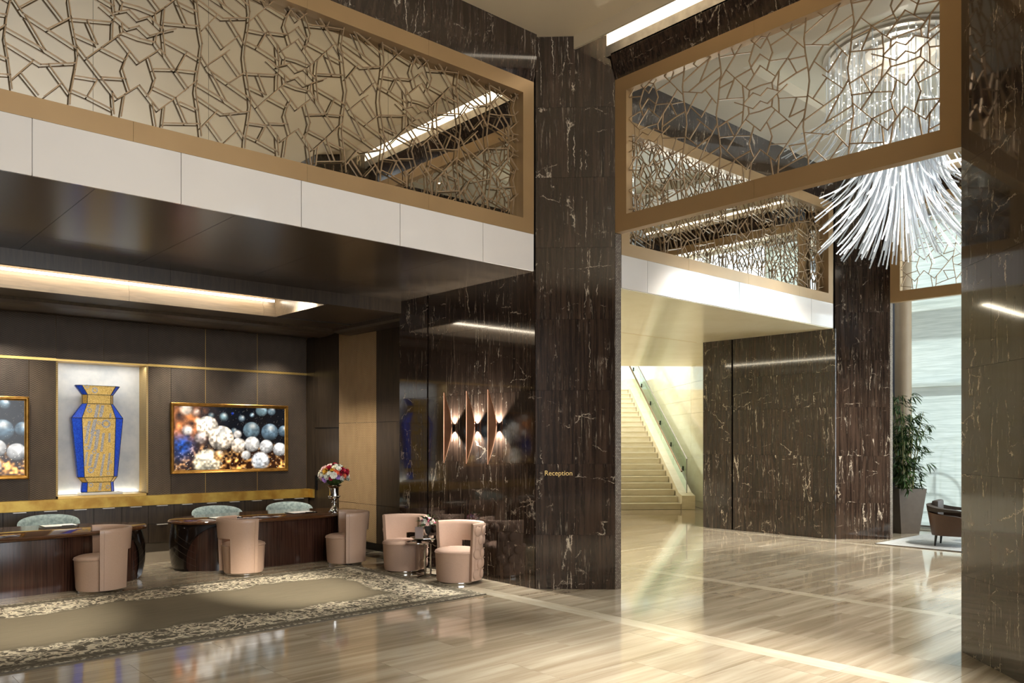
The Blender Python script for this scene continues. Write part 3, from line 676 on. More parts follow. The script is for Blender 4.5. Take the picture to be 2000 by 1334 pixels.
# ------------------------------------------------------------------ chairs
def toward(loc, az):
    """unit direction at azimuth az (deg): 0 = towards the camera, + = to the viewer's right"""
    t = Vector((-loc[0], -loc[1])).normalized(); r = Vector((-t.y, t.x))
    a = math.radians(az); d = t * math.cos(a) + r * math.sin(a); return math.atan2(d.y, d.x)
def back_shell(H, L, ri=.268, ro=.312):
    """wrap-around back: full height at both wings, open below the band in the middle"""
    an = [-H + (H - L) * k / 9 for k in range(9)] + [-L + 2 * L * k / 12 for k in range(13)] + [L + (H - L) * k / 9 for k in range(1, 10)]
    zs = [.045, .15, .26, .37, .42, .475, .54, .61, .67, .706, .72]
    def P(r, a, z):
        if z > .715: r = r + (.012 if r < .29 else -.012)
        q = r * (.95 + .05 * min(1, z / .4)) + .022 * max(0, z - .42) / .3
        return (q * math.cos(a), q * math.sin(a), z)
    keep = lambda i, j: 0 <= i < len(an) - 1 and 0 <= j < len(zs) - 1 and not (abs(an[i] + an[i + 1]) / 2 < L and zs[j + 1] <= .476)
    g = G()
    def q(*pts): g.add(pts, [(0, 1, 2, 3)])
    for i in range(len(an) - 1):
        for j in range(len(zs) - 1):
            if not keep(i, j): continue
            a0, a1, z0, z1 = an[i], an[i + 1], zs[j], zs[j + 1]
            q(P(ro, a0, z0), P(ro, a1, z0), P(ro, a1, z1), P(ro, a0, z1)); q(P(ri, a1, z0), P(ri, a0, z0), P(ri, a0, z1), P(ri, a1, z1))
            if not keep(i, j + 1): q(P(ro, a0, z1), P(ro, a1, z1), P(ri, a1, z1), P(ri, a0, z1))
            if not keep(i, j - 1): q(P(ri, a0, z0), P(ri, a1, z0), P(ro, a1, z0), P(ro, a0, z0))
            if not keep(i - 1, j): q(P(ro, a0, z0), P(ro, a0, z1), P(ri, a0, z1), P(ri, a0, z0))
            if not keep(i + 1, j): q(P(ri, a1, z0), P(ri, a1, z1), P(ro, a1, z1), P(ro, a1, z0))
    return g
def tub_chair(label, mt, tufted, group):
    """back centred on local +X; two legs of the shell, an open gap between them, a band over all"""
    t = thing('tub_chair', label, 'chair', group=group)
    H = math.radians(98); L = math.radians(34)
    G().lathe([(.0, 0), (.222, 0), (.225, .006), (.225, .026), (.215, .03)], 32).obj('swivel_base', M['chrome'], t, smooth=True)
    G().lathe([(.0, .03), (.238, .03), (.246, .06), (.262, .36), (.265, .368), (0, .37)], 36).obj('seat_drum', mt, t, smooth=True)
    cu = G().lathe([(.0, .372), (.258, .372), (.266, .378), (.262, .39), (.22, .408), (.13, .420), (0, .424)], 36).obj('seat', mt, t, smooth=True, angle=50)
    G().lathe([(.266, .366), (.271, .370), (.266, .375)], 36).obj('piping', mt, cu, smooth=True)
    bk = back_shell(H, L).obj('backrest', mt, t, smooth=True, angle=50)
    for s in (-1, 1):
        a = s * H * .985
        rr = lambda z: (.95 + .05 * min(1, z / .4)) * .314 + .022 * max(0, z - .42) / .3
        G().tube([(rr(z) * math.cos(a * .93), rr(z) * math.sin(a * .93), z) for z in (.05, .2, .35, .47, .6, .7)], .004, 5).obj('piping', mt, bk, smooth=True)
    if tufted:
        for j, z in enumerate((.12, .24, .36, .52, .63)):
            for i in range(7):
                a = -H * .86 + (i + .5 * (j % 2)) * H * .27
                if abs(a) > H * .93 or (z < .45 and abs(a) < L * 1.1): continue
                r = (.95 + .05 * min(1, z / .4)) * .312 + .022 * max(0, z - .42) / .3
                c = Vector((r * math.cos(a), r * math.sin(a), z))
                pf = G().blob((0, 0, 0), .062, 10, 6, (.32, 1, 1)); o = pf.obj('tuft', mt, t, smooth=True, angle=80, loc=c); o.rotation_euler = (0, 0, a)
                G().blob((.021, 0, .058), .008, 6, 4).obj('button', mt, o, smooth=True)
    return t
CH = dict(A=(2.69, 9.97), B=(4.41, 10.05), C=(5.81, 9.93), D=(6.04, 8.86), E=(6.045, 7.73))
grp = 'blush leather desk chairs'
a = tub_chair('blush leather tub chair turned away at the near reception desk', M['leather'], False, grp)
def put(o, key, az): o.location = (*CH[key], 0); o.rotation_euler = (0, 0, toward(CH[key], az))
put(a, 'A', 98)
dup(a, (*CH['B'], 0), toward(CH['B'], -65), 'blush leather tub chair seen from behind at the desk with the urn')
dup(a, (*CH['C'], 0), toward(CH['C'], 100), 'blush leather tub chair at the corner of the urn desk')
d = tub_chair('blush fabric tub chair with buttoned back left of the small chrome table', M['fabric'], True, 'buttoned blush tub chairs')
put(d, 'D', 137)
dup(d, (*CH['E'], 0), toward(CH['E'], 133), 'blush fabric tub chair with buttoned back right of the small chrome table')

# grey-teal chairs behind the desks
def desk_chair(label):
    t = thing('desk_chair', label, 'chair', group='teal chairs behind the desks')
    G().lathe([(0, 0), (.28, 0), (.28, .012), (.05, .03), (.03, .04), (.03, .38), (0, .38)], 24).obj('pedestal', M['steel'], t, smooth=True)
    G().lathe([(0, .38), (.25, .38), (.28, .42), (.27, .46), (.2, .475), (0, .48)], 28).obj('seat', M['teal'], t, smooth=True)
    g = G(); rows = []
    for k in range(25):
        u = -1 + 2 * k / 24; a = u * math.radians(105)
        zt = .715 - .14 * abs(u) ** 2.2; th = .05 * (1 - .35 * abs(u))
        prof = []
        for j in range(10):
            w = j / 10 * 2 * PI; z = (.40 + zt) / 2 + (zt - .40) / 2 * math.sin(w); r = .315 + .05 * (z - .4) / .3 + th * .6 * math.cos(w)
            prof.append((r * math.cos(a), r * math.sin(a), z))
        rows.append(prof + [prof[0]])
    g.grid(rows).add(rows[0][:10], [tuple(range(10))]).add(rows[-1][:10], [tuple(range(10))[::-1]])
    g.obj('backrest', M['teal'], t, smooth=True, angle=80); return t
c0 = desk_chair('grey teal velvet chair behind the near reception desk')
c0.location = (2.61, 11.95, 0); c0.rotation_euler = (0, 0, toward((2.61, 11.95), 178))
dup(c0, (4.84, 11.95, 0), toward((4.84, 11.95), 186), 'grey teal velvet chair behind the far desk, next to the gap')
dup(c0, (6.0, 11.95, 0), toward((6.0, 11.95), 186), 'grey teal velvet chair behind the far desk, next to the urn')

# ------------------------------------------------------------------ desks
def desk(label, cx, cy, a, b, rz):
    DH = .655; t = thing('reception_desk', label, 'desk', (cx, cy, 0), rz, 'reception desks')
    NP = 160
    def outline(s, ex=2.25):
        o = []
        for k in range(NP):
            w = 2 * PI * k / NP; c, d = math.cos(w), math.sin(w)
            o.append((s[0] * math.copysign(abs(c) ** (2 / ex), c), s[1] * math.copysign(abs(d) ** (2 / ex), d)))
        return o
    tp = G(); rows = []
    for ins, z in ((.03, DH - .05), (.004, DH - .04), (0, DH - .022), (.012, DH - .004), (.022, DH)):
        o = outline((a - ins, b - ins)); rows.append([(x, y, z) for x, y in o] + [(*o[0], z)])
    tp.grid(rows).add([p for p in rows[-1][:-1]], [tuple(range(NP))]).add([p for p in rows[0][:-1]], [tuple(range(NP))[::-1]])
    tp.obj('desk_top', M['desktop'], t, smooth=True, angle=40)
    def bulge(z): return 1.0 - .035 * (1 - math.sin(PI * min(1, max(0, z / DH)) * .9 + .2)) - (.02 if z < .02 else 0)
    g = G(); rows = []
    for j in range(9):
        z = (DH - .05) * j / 8; o = outline((a - .10, b - .10)); rows.append([(x, y, z) for x, y in o] + [(*o[0], z)])
    g.grid(rows).obj('body', M['desk'], t, smooth=True)
    # ebony end shells with an arched edge
    for s in (-1, 1):
        g = G(); rows = []
        for j in range(15):
            z = (DH - .05) * j / 14; f = z / (DH - .05)
            reach = .30 + .62 * (1 - math.sqrt(max(0, 1 - f ** 2)))
            row = []
            for k in range(31):
                w = (k / 30 * 2 - 1)
                # walk along the outline away from the tip
                th = w * (reach / (a * 1.05)) * 1.55; th = math.copysign(min(abs(th), 1.35), th)
                c, d = math.cos(th), math.sin(th); q = bulge(z)
                row.append((s * (a - .02) * q * abs(c) ** (2 / 2.25), (b - .02) * q * math.copysign(abs(d) ** (2 / 2.25), d), z))
            rows.append(row)
        inner = [[(x * .972, y * .94, z) for x, y, z in r] for r in rows]
        g.grid(rows).grid([r[::-1] for r in inner])
        for e in (0, -1): g.grid([[r[e] for r in rows], [r[e] for r in inner]])
        g.grid([rows[0], inner[0]])
        en = g.obj('end_shell', M['deskend'], t, smooth=True, angle=50)
        for q_ in range(4):
            r_ = .22 + .09 * q_; pth = []
            for k in range(10):
                f = k / 9; z = .50 - .10 * q_ * .9 - .16 * f; th = -(.12 + .42 * f)
                c, d = math.cos(th), math.sin(th); q = bulge(z) * 1.002
                pth.append((s * (a - .02) * q * abs(c) ** (2 / 2.25), -(b - .02) * q * abs(d) ** (2 / 2.25), z))
            G().tube(pth, .0009, 4).obj('inlay_line', M['dwood'], en)
    return t
desk('near dark macassar reception desk with rounded ends and gloss top', 1.58, 10.74, 1.85, .68, 0)
desk('far dark macassar reception desk carrying the silver flower urn', 5.18, 10.90, 1.40, .64, 0)
def folder(label, x, y, rz):
    t = thing('guest_folder', label, 'folder', (x, y, .656), rz, 'folders on the desks')
    G().box(-.19, .19, -.13, .13, 0, .007).obj('cover', M['black'], t, bevel=.002)
    G().box(-.175, .175, -.118, .118, .008, .011).obj('paper', M['paper'], t)
    G().tube([(.0, -.125, .013), (.14, -.12, .013)], .004, 6).obj('pen', M['chrome'], t)
for (px_, py_, lb) in ((115, 1026, 'black folder with white paper on the near desk'), (440, 1010, 'black folder with white paper on the far desk in front of the teal chair'), (588, 1000, 'black folder with white paper on the far desk close to the urn')):
    q = at_z(px_, py_, .665); folder(lb, q.x, q.y, .02)

# ------------------------------------------------------------------ drawer cabinets under the ledge
def drawers(x):
    t = thing('drawer_cabinet', 'dark oak two-drawer cabinet front under the gold ledge', 'cabinet', (x, YB - .105, .145), group='drawer cabinets behind the desks')
    G().box(.002, .378, .022, .09, 0, .568).obj('body', M['black'], t)
    for z0, z1 in ((0, .28), (.284, .566)):
        d = G().box(.003, .377, 0, .022, z0, z1).obj('drawer', M['dwood'], t)
        G().box(.11, .27, -.05, .006, z1 - .012, z1 - .002).obj('handle', M['handle'], d)
    return t
ORD = 'first second third fourth fifth sixth seventh eighth ninth tenth eleventh twelfth thirteenth'.split()
dc = drawers(XS - .02 - .38)
dc['label'] = 'dark oak two-drawer cabinet under the gold ledge, first from the tan panel wall'
for i in range(1, 13): dup(dc, (XS - .02 - .38 * (i + 1), YB - .105, .145), 0, f'dark oak two-drawer cabinet under the gold ledge, {ORD[i]} from the tan panel wall')

# ------------------------------------------------------------------ mosaic vase in the niche
def mosaic(name, cols, scale=150, metal=.3):
    m = mat(name, srgb(*cols[0]), .28, metal); n = N(m)
    vo = n.n('ShaderNodeTexVoronoi', {'Vector': n.pos(), 'Scale': scale})
    n.set('Base Color', n.ramp(n.n('ShaderNodeSeparateColor', {0: vo.outputs[1]}).outputs[0], [(i / max(1, len(cols) - 1), srgb(*c)) for i, c in enumerate(cols)]))
    n.bump(vo.outputs[0], .25, .002); return m
mz_gold = mosaic('gold_mosaic', [(176, 128, 40), (224, 182, 88), (240, 206, 120), (196, 150, 60)])
mz_blue = mosaic('cobalt_mosaic', [(16, 50, 190), (34, 84, 240), (60, 118, 250), (20, 60, 205)], metal=0)
mz_grey = mosaic('silver_mosaic', [(120, 112, 110), (176, 170, 164), (206, 200, 190), (98, 90, 92)])
vs = thing('mosaic_vase', 'tall faceted blue and gold mosaic vase in the lit niche', 'vase', (3.525, YB + .17, .9365))
def VX(x): return (x - 380) * .2323 / 143.8
def VZ(y): return (1190 - y) * .2323 / 133
lev = [(1190, 240, 520, 280, 486, 'blue'), (1108, 250, 514, 285, 480, 'gold'), (1064, 212, 549, 258, 508, 'blue'), (564, 160, 598, 238, 525, 'blue'), (443, 250, 510, 281, 482, 'gold'), (367, 250, 510, 285, 480, 'blue'), (290, 190, 568, 238, 525, None)]
def vp(x, y, back): return (VX(x), back, VZ(y))
for (y0, l0, r0, il0, ir0, c), (y1, l1, r1, il1, ir1, _) in zip(lev, lev[1:]):
    side = mz_blue if c == 'blue' else mz_gold
    f, s_, bk = -.06, 0, .07
    def slab8(p, m, nm):
        G().add([vp(p[0], y0, p[1]), vp(p[2], y0, p[3]), vp(p[4], y1, p[3]), vp(p[5], y1, p[1]), vp(p[0], y0, bk), vp(p[2], y0, bk), vp(p[4], y1, bk), vp(p[5], y1, bk)],
                [(0,1,2,3),(7,6,5,4),(0,4,5,1),(1,5,6,2),(2,6,7,3),(3,7,4,0)]).obj(nm, m, vs)
    slab8((l0 + 1, s_, il0 - 2, f, il1 - 2, l1 + 1), side, 'side_facet')
    slab8((il0 + 2, f, ir0 - 2, f, ir1 - 2, il1 + 2), mz_gold, 'front_facet')
    slab8((ir0 + 2, f, r0 - 1, s_, r1 - 1, ir1 + 2), side, 'side_facet')
g = G()
for (y0, l0, r0, il0, ir0, c), (y1, l1, r1, il1, ir1, _) in zip(lev, lev[1:]):
    for xa, xb, bk in ((l0, l1, 0), (il0, il1, -.061), (ir0, ir1, -.061), (r0, r1, 0)): g.tube([vp(xa, y0, bk), vp(xb, y1, bk)], .0045, 5)
for (y0, l0, r0, il0, ir0, c) in lev: g.tube([vp(l0, y0, 0), vp(il0, y0, -.061), vp(ir0, y0, -.061), vp(r0, y0, 0)], .0045, 5)
g.obj('leading', M['black'], vs)
for (x, y, r) in ((440, 612, 40), (380, 605, 16), (300, 500, 22), (345, 330, 26), (280, 300, 18), (275, 815, 20), (340, 848, 20), (312, 1005, 28), (475, 938, 16), (460, 1035, 14), (272, 650, 16), (345, 690, 28), (312, 1130, 20), (455, 1150, 18), (405, 505, 16)):
    g = G(); k_ = .2323 / 143.8
    for r_, m_ in ((r, None),):
        rows = [[(VX(x) + q * k_ * math.cos(w), -.0625, VZ(y) + q * k_ * math.sin(w)) for w in [2 * PI * i / 18 for i in range(19)]] for q in (r_ * .55, r_)]
        g.grid(rows)
    g.obj('ring_inlay', mz_grey, vs)
for (x0, y0, x1, y1, w) in ((372, 450, 350, 560, 14), (350, 575, 320, 700, 16), (300, 590, 268, 780, 12), (325, 700, 296, 830, 12), (375, 660, 350, 830, 15), (420, 690, 400, 850, 11), (280, 850, 262, 970, 10), (320, 870, 300, 970, 13), (372, 860, 342, 990, 12), (425, 870, 395, 1055, 10), (470, 690, 468, 770, 9), (472, 860, 455, 1010, 9), (395, 1115, 385, 1180, 12), (412, 455, 392, 555, 14), (480, 520, 476, 560, 8), (300, 455, 290, 470, 10)):
    G().add([(VX(x0 - w), -.0622, VZ(y0)), (VX(x0 + w), -.0622, VZ(y0)), (VX(x1 + w), -.0622, VZ(y1)), (VX(x1 - w), -.0622, VZ(y1))], [(0, 1, 2, 3)]).obj('band_inlay', mz_grey, vs)
pl = G().box(3.27, 3.85, YB + .08, YB + .26, .8955, .931).obj('vase_plinth', mat('lit_acrylic', (.9, .88, .8, 1), .3), None, bevel=.004); tag(pl, 'flat pale plinth under the mosaic vase', 'plinth')

# ------------------------------------------------------------------ framed pictures (flat prints)
def picture(label, x0, x1, z0, z1, seed):
    rs = np.random.RandomState(seed)
    t = thing('framed_picture', label, 'picture', ((x0 + x1) / 2, YB - .004, z0), group='framed bauble photographs')
    W, Hh = (x1 - x0) / 2, z1 - z0; fw = .055
    def rail(pts, nm='frame_rail'):
        G().add(*pts).obj(nm, M['goldframe'], t, bevel=.004)
    prof = [(0, 0), (0, -.05), (.012, -.058), (.022, -.05), (.030, -.05), (.048, -.03), (fw, -.028), (fw, 0)]
    def mitre(corners):
        g = G(); rows = []
        for (cx_, cz_, sx_, sz_) in corners: rows.append([(cx_ + sx_ * h, d, cz_ + sz_ * h) for h, d in prof] + [(cx_, 0, cz_)])
        g.grid(rows).obj('frame_rail', M['goldframe'], t)
    c = [(-W, 0, 1, 1), (W, 0, -1, 1), (W, Hh, -1, -1), (-W, Hh, 1, -1)]
    for i in range(4): mitre([c[i], c[(i + 1) % 4]])
    nx, nz = 230, 130
    X, Z = np.meshgrid(np.linspace(0, 1.78, nx), np.linspace(0, 1, nz))
    img = np.zeros((nz, nx, 3)); img[:] = (.012, .02, .035)
    # warm glittering ground in the lower half, amber glow in one corner
    def smooth(k):
        a = rs.rand(nz // k + 3, nx // k + 3); yi = np.linspace(0, a.shape[0] - 2.01, nz); xi = np.linspace(0, a.shape[1] - 2.01, nx)
        y0_, x0_ = yi.astype(int), xi.astype(int); fy, fx = (yi - y0_)[:, None], (xi - x0_)[None]
        return (a[y0_][:, x0_] * (1 - fy) * (1 - fx) + a[y0_ + 1][:, x0_] * fy * (1 - fx) + a[y0_][:, x0_ + 1] * (1 - fy) * fx + a[y0_ + 1][:, x0_ + 1] * fy * fx)
    n1, n2, n3 = smooth(4), smooth(9), smooth(24)
    low = np.clip((.42 - Z + .25 * (n3 - .5)) * 4, 0, 1)[..., None]
    gr = np.clip((n1 * .6 + n2 * .4 - .42) * 3, 0, 1)[..., None]
    warm = np.array([.12, .05, .02]) * (1 - gr) + np.array([.95, .62, .28]) * gr
    img = img * (1 - low) + warm * low
    am = np.exp(-(((X - .16) / .3) ** 2 + ((Z - .72) / .28) ** 2))[..., None] * np.clip(n2 * 1.6, 0, 1)[..., None]
    img = img * (1 - am) + np.array([.85, .42, .18]) * am
    bl = np.exp(-(((X - .12) / .18) ** 2 + ((Z - .36) / .2) ** 2))[..., None]
    img = img * (1 - bl) + np.array([.03, .14, .42]) * (.4 + n1[..., None]) * bl
    def ball(cx_, cz_, r, col, hi=(.95, .95, .92), soft=.012, glass=0):
        d = np.hypot(X - cx_, Z - cz_); mk = np.clip((r - d) / soft, 0, 1)[..., None]
        nz_ = np.sqrt(np.clip(1 - (d / r) ** 2, 0, 1)); lx = ((X - cx_) * -.1 + (Z - cz_) * .75) / r
        sh = np.clip(.35 + .5 * lx + .45 * nz_, .05, 1.3)[..., None]
        c_ = np.array(col) * sh
        if glass: c_ = c_ * (.55 + .9 * n1[..., None]) + np.array([.12, .07, .02]) * n2[..., None]
        sp_ = np.exp(-(((X - cx_ - .02) / (r * .35)) ** 2 + ((Z - cz_ - r * .5) / (r * .3)) ** 2))[..., None]
        c_ = c_ * (1 - sp_ * .8) + np.array(hi) * sp_ * .8
        nonlocal img; img = img * (1 - mk) + c_ * mk
    blobs = [(.18, .95, .12, (.9, .8, .7), 0, .06), (.33, .9, .08, (.8, .6, .5), 0, .06), (.36, .77, .07, (.9, .75, .65), 0, .05), (.56, .86, .06, (.4, .52, .58), 0, .05), (.76, .84, .085, (.36, .48, .52), 0, .05), (1.05, .82, .07, (.36, .44, .5), 0, .05), (1.22, .88, .05, (.4, .5, .56), 0, .04), (1.38, .96, .11, (.42, .56, .62), 0, .03), (1.55, .95, .08, (.34, .44, .5), 0, .03), (.92, .62, .06, (.34, .44, .5), 0, .04), (.9, .9, .03, (.05, .15, .7), 0, .03),
             (.2, .62, .1, (.9, .88, .84), 0, .06), (.5, .68, .18, (.95, .9, .82), 1, .02), (.4, .5, .11, (.62, .56, .56), 1, .04), (1.21, .63, .145, (.30, .40, .46), 0, .012), (1.52, .60, .15, (.26, .36, .44), 0, .012), (1.76, .62, .1, (.26, .36, .44), 0, .012),
             (.72, .5, .205, (.9, .85, .78), 1, .012), (.98, .56, .08, (.92, .88, .84), 0, .03), (1.0, .38, .13, (.86, .82, .76), 1, .02), (1.22, .4, .135, (.86, .85, .83), 0, .015), (1.46, .36, .12, (.82, .82, .82), 0, .01), (1.69, .31, .12, (.78, .79, .80), 0, .01), (.5, .1, .24, (.98, .93, .78), 1, .05), (1.12, .22, .09, (.95, .93, .9), 0, .03), (1.36, .12, .17, (.85, .9, .95), 1, .04), (.68, .22, .1, (.8, .55, .3), 1, .03)]
    for (cx_, cz_, r, col, gl_, so_) in blobs: ball(cx_, cz_, r, col, soft=so_, glass=gl_)
    tex = (.72 + .75 * n1[..., None] * n2[..., None] * 1.6) ; img = img * tex
    spk = (rs.rand(nz, nx) > .988)[..., None] * (.25 + low); img = img + spk * np.array([1, .92, .8]) * .8
    img = np.clip(img, 0, 1) ** 1.6
    me = bpy.data.meshes.new('print'); W2 = W - fw
    P = np.stack([(X / 1.78 * 2 - 1) * W2, np.full_like(X, -.026), fw + Z * (Hh - 2 * fw)], -1).reshape(-1, 3)
    fs = [(i * nx + j, i * nx + j + 1, (i + 1) * nx + j + 1, (i + 1) * nx + j) for i in range(nz - 1) for j in range(nx - 1)]
    me.from_pydata(P.tolist(), [], fs)
    ca = me.color_attributes.new('picture', 'FLOAT_COLOR', 'POINT'); ca.data.foreach_set('color', np.concatenate([img.reshape(-1, 3), np.ones((nx * nz, 1))], 1).astype(np.float32).ravel())
    me.materials.append(M_print); link('print', me, t)
    return t
M_print = mat('glowing_print', (1, 1, 1, 1), .25); n = N(M_print); at = n.n('ShaderNodeVertexColor'); at.layer_name = 'picture'
n.set('Base Color', at.outputs[0]); n.set('Emission Color', at.outputs[0]); n.b.inputs['Emission Strength'].default_value = .5  # print colours also feed the emission, an added even glow
picture('gold framed glowing photograph of glass baubles right of the niche', 4.513, 6.472, 1.178, 2.29, 3)
picture('gold framed glowing photograph of baubles left of the niche', .625, 2.584, 1.165, 2.305, 9)
# ------------------------------------------------------------------ rugs
def rug(label, x0, x1, y0, y1, m, g):
    t = thing('area_rug', label, 'rug', (x0, y0, 0.0005), group=g)
    W, D = x1 - x0, y1 - y0
    G().box(0.012, W - .012, .012, D - .012, 0, .014).obj('pile', m, t, bevel=.004)
    b = G()
    for a in ((0, W, 0, .012), (0, W, D - .012, D), (0, .012, .012, D - .012), (W - .012, W, .012, D - .012)): b.box(*a, 0, .011)
    b.obj('bound_edge', speck('rug_edge', (84, 76, 64), (96, 88, 75), 60, .9, .1), t)
    return t
def rug_mat(name, W, D, dark, mid, lite, bw):
    m = mat(name, srgb(*mid), .95); n = N(m); m_ = n
    tc = n.n('ShaderNodeTexCoord').outputs['Object']; s = n.n('ShaderNodeSeparateXYZ', {0: tc})
    x, y = s.outputs[0], s.outputs[1]
    d = n.mth('MINIMUM', n.mth('MINIMUM', x, n.mth('SUBTRACT', W, x)), n.mth('MINIMUM', y, n.mth('SUBTRACT', D, y)))
    big = n.noise(tc, 1.5, 3); dn = n.mth('ADD', d, n.mth('MULTIPLY', n.mth('SUBTRACT', big, .5), .75))
    # scrolling lace: thresholded warped noise
    lace = n.mth('ABSOLUTE', n.mth('SUBTRACT', n.noise(tc, 6.5, 2, .5, 1.8), .5))
    lace = n.ramp(lace, [(.04, WHT), (.06, BLK)])
    lace2 = n.ramp(n.noise(tc, 11, 3, .6, 1.4), [(.555, BLK), (.60, WHT)])
    lace = n.mth('MAXIMUM', lace, n.mth('MULTIPLY', lace2, .9))
    zone = n.mth('MULTIPLY', n.ramp(d, [(.13, BLK), (.2, WHT)]), n.ramp(dn, [(bw - .03, WHT), (bw + .03, BLK)]))
    rim = n.mth('MULTIPLY', n.ramp(n.noise(n.mul(tc, (26, 26, 1)), 1, 3), [(.48, BLK), (.56, (.55,) * 3)]), n.ramp(d, [(.02, WHT), (.1, BLK)]))
    f = n.mth('MAXIMUM', n.mth('MULTIPLY', zone, lace), rim)
    brd = n.ramp(dn, [(bw - .05, srgb(*dark)), (bw + .1, srgb(*mid))])
    brd = n.mix(n.ramp(n.noise(n.mul(tc, (3, 40, 1)), 1, 4), [(.4, BLK), (.7, (.35,) * 3)]), brd, srgb(*[int(c * .8) for c in mid]))
    n.set('Base Color', n.mix(f, brd, srgb(*lite))); n.bump(n.noise(tc, 220, 2), .3, .004); return m
rug('long grey brown rug with cream lace border before the desks', .2, 5.79, 6.88, 9.70, rug_mat('lace_border_rug', 5.59, 2.82, (92, 84, 68), (126, 116, 94), (222, 212, 186), .68), 'rugs')
rug('pale blue grey patterned rug under the lounge armchair', 13.35, 15.95, 2.8, 6.0, rug_mat('pale_lounge_rug', 2.6, 3.2, (176, 178, 176), (196, 198, 196), (160, 160, 156), .8), 'rugs')

# ------------------------------------------------------------------ flowers
def petalmat(nm, c): return speck('petal_' + nm, c, tuple(min(255, int(x * 1.12) + 8) for x in c), 60, .6, 0)
PET = {k: petalmat(k, c) for k, c in dict(white=(232, 232, 216), cream=(240, 226, 200), blush=(240, 200, 196), pink=(226, 130, 160), crimson=(160, 18, 48), lilac=(176, 140, 206), coral=(232, 120, 84), gold=(206, 160, 48), red=(176, 44, 40)).items()}
green = speck('bouquet_green', (30, 48, 20), (66, 92, 38), 40, .5, 0)
_fl = {}
def flower_mesh(kind, r):
    if (kind, r) in _fl: return _fl[(kind, r)]
    g = G()
    for ring, (n_, tilt, rr) in enumerate(((7, .25, 1), (6, .75, .8), (5, 1.2, .5))):
        for k in range(n_):
            a = 2 * PI * k / n_ + ring * .4; ca, sa = math.cos(a), math.sin(a); w = .42 * rr * r
            def P(rad, up, side): return (ca * rad - sa * side, sa * rad + ca * side, up)
            t, u = math.cos(tilt), math.sin(tilt)
            g.add([P(0, .0, 0), P(.55 * rr * r * t, .55 * rr * r * u, w), P(rr * r * t, rr * r * u + .1 * r, w * .6), P(rr * r * t, rr * r * u + .1 * r, -w * .6), P(.55 * rr * r * t, .55 * rr * r * u, -w), P(.6 * rr * r * t, .5 * rr * r * u - .06 * r, 0)], [(0, 1, 5), (1, 2, 5), (2, 3, 5), (3, 4, 5), (4, 0, 5)])
    g.blob((0, 0, .3 * r), .3 * r, 6, 4)
    _fl[(kind, r)] = g.mesh('blossom', PET[kind]); return _fl[(kind, r)]
def leaf_mesh(L, w, m, nm='leaf'):
    g = G(); rows = []
    for k in range(6):
        t = k / 5; ww = w * math.sin(PI * min(.98, .06 + t * .94)) ** .8; dz = -.18 * L * t * t
        rows.append([(t * L, -ww, dz + ww * .3), (t * L, 0, dz), (t * L, ww, dz + ww * .3)])
    return g.grid(rows).mesh(nm, m)
lf_b = leaf_mesh(.09, .018, green)
def orient(o, d, roll=0): o.rotation_euler = (Vector(d).to_track_quat('Z', 'Y') @ Matrix.Rotation(roll, 3, 'Z').to_quaternion()).to_euler()
def bouquet(label, loc, R, flat, kinds, nf, nl, fr, stem):
    t = thing('flower_bouquet', label, 'bouquet', loc)
    ball = G().blob((0, 0, R * .55), R * .72, 12, 8, (1, 1, flat)); ball.tube([(0, 0, -stem), (0, 0, R * .3)], R * .12, 6); ball.obj('greenery', green, t)
    gr = PI * (3 - 5 ** .5)
    for i in range(nf):
        u = 1 - (i + .5) / nf * 1.25; th = gr * i; r = math.sqrt(max(0, 1 - u * u)); q = random.uniform(.86, 1.08)
        d = Vector((r * math.cos(th), r * math.sin(th), u * flat)); p = Vector((0, 0, R * .55)) + d * R * q * .92
        k = kinds[i] if i < len(kinds) else random.choice(kinds)
        o = link('blossom', flower_mesh(k, random.choice(fr)), t, p); orient(o, d, random.random() * 6)
    for i in range(nl):
        th = random.random() * 2 * PI; u = random.uniform(-.5, .9); r = math.sqrt(1 - u * u); d = Vector((r * math.cos(th), r * math.sin(th), u * flat))
        o = link('leaf', lf_b, t, Vector((0, 0, R * .5)) + d * R * .8); o.rotation_euler = (d + Vector((0, 0, .15))).to_track_quat('X', 'Z').to_euler()
    return t
UX, UY = 6.02, 10.6
urn = thing('silver_urn', 'polished silver pedestal urn on the far desk', 'urn', (UX, UY, .656))
G().lathe([(0, 0), (.082, 0), (.082, .014), (.066, .022), (.05, .05), (.03, .085), (.026, .12), (.036, .135), (.026, .15), (.03, .17), (.052, .185)], 28).obj('foot', M['chrome'], urn, smooth=True)
G().lathe([(.05, .185), (.076, .2), (.08, .225), (.07, .236), (.066, .30), (.074, .36), (.11, .385), (.112, .392), (.098, .39), (.06, .33), (0, .3)], 28).obj('bowl', M['chrome'], urn, smooth=True)
for k in range(18):
    w = 2 * PI * k / 18
    G().blob((.079 * math.cos(w), .079 * math.sin(w), .228), .011, 6, 4).obj('gadroon', M['chrome'], urn, smooth=True)
kn = ['white', 'cream', 'white', 'crimson', 'blush', 'white', 'coral', 'cream', 'white', 'blush', 'white', 'lilac', 'crimson', 'gold', 'lilac', 'white', 'red', 'blush', 'lilac', 'crimson', 'gold', 'white', 'pink']
bouquet('large mixed bouquet of white, lilac and crimson flowers in the silver urn', (UX, UY, 1.052), .215, .82, kn, 62, 46, (.038, .045, .055), .05)

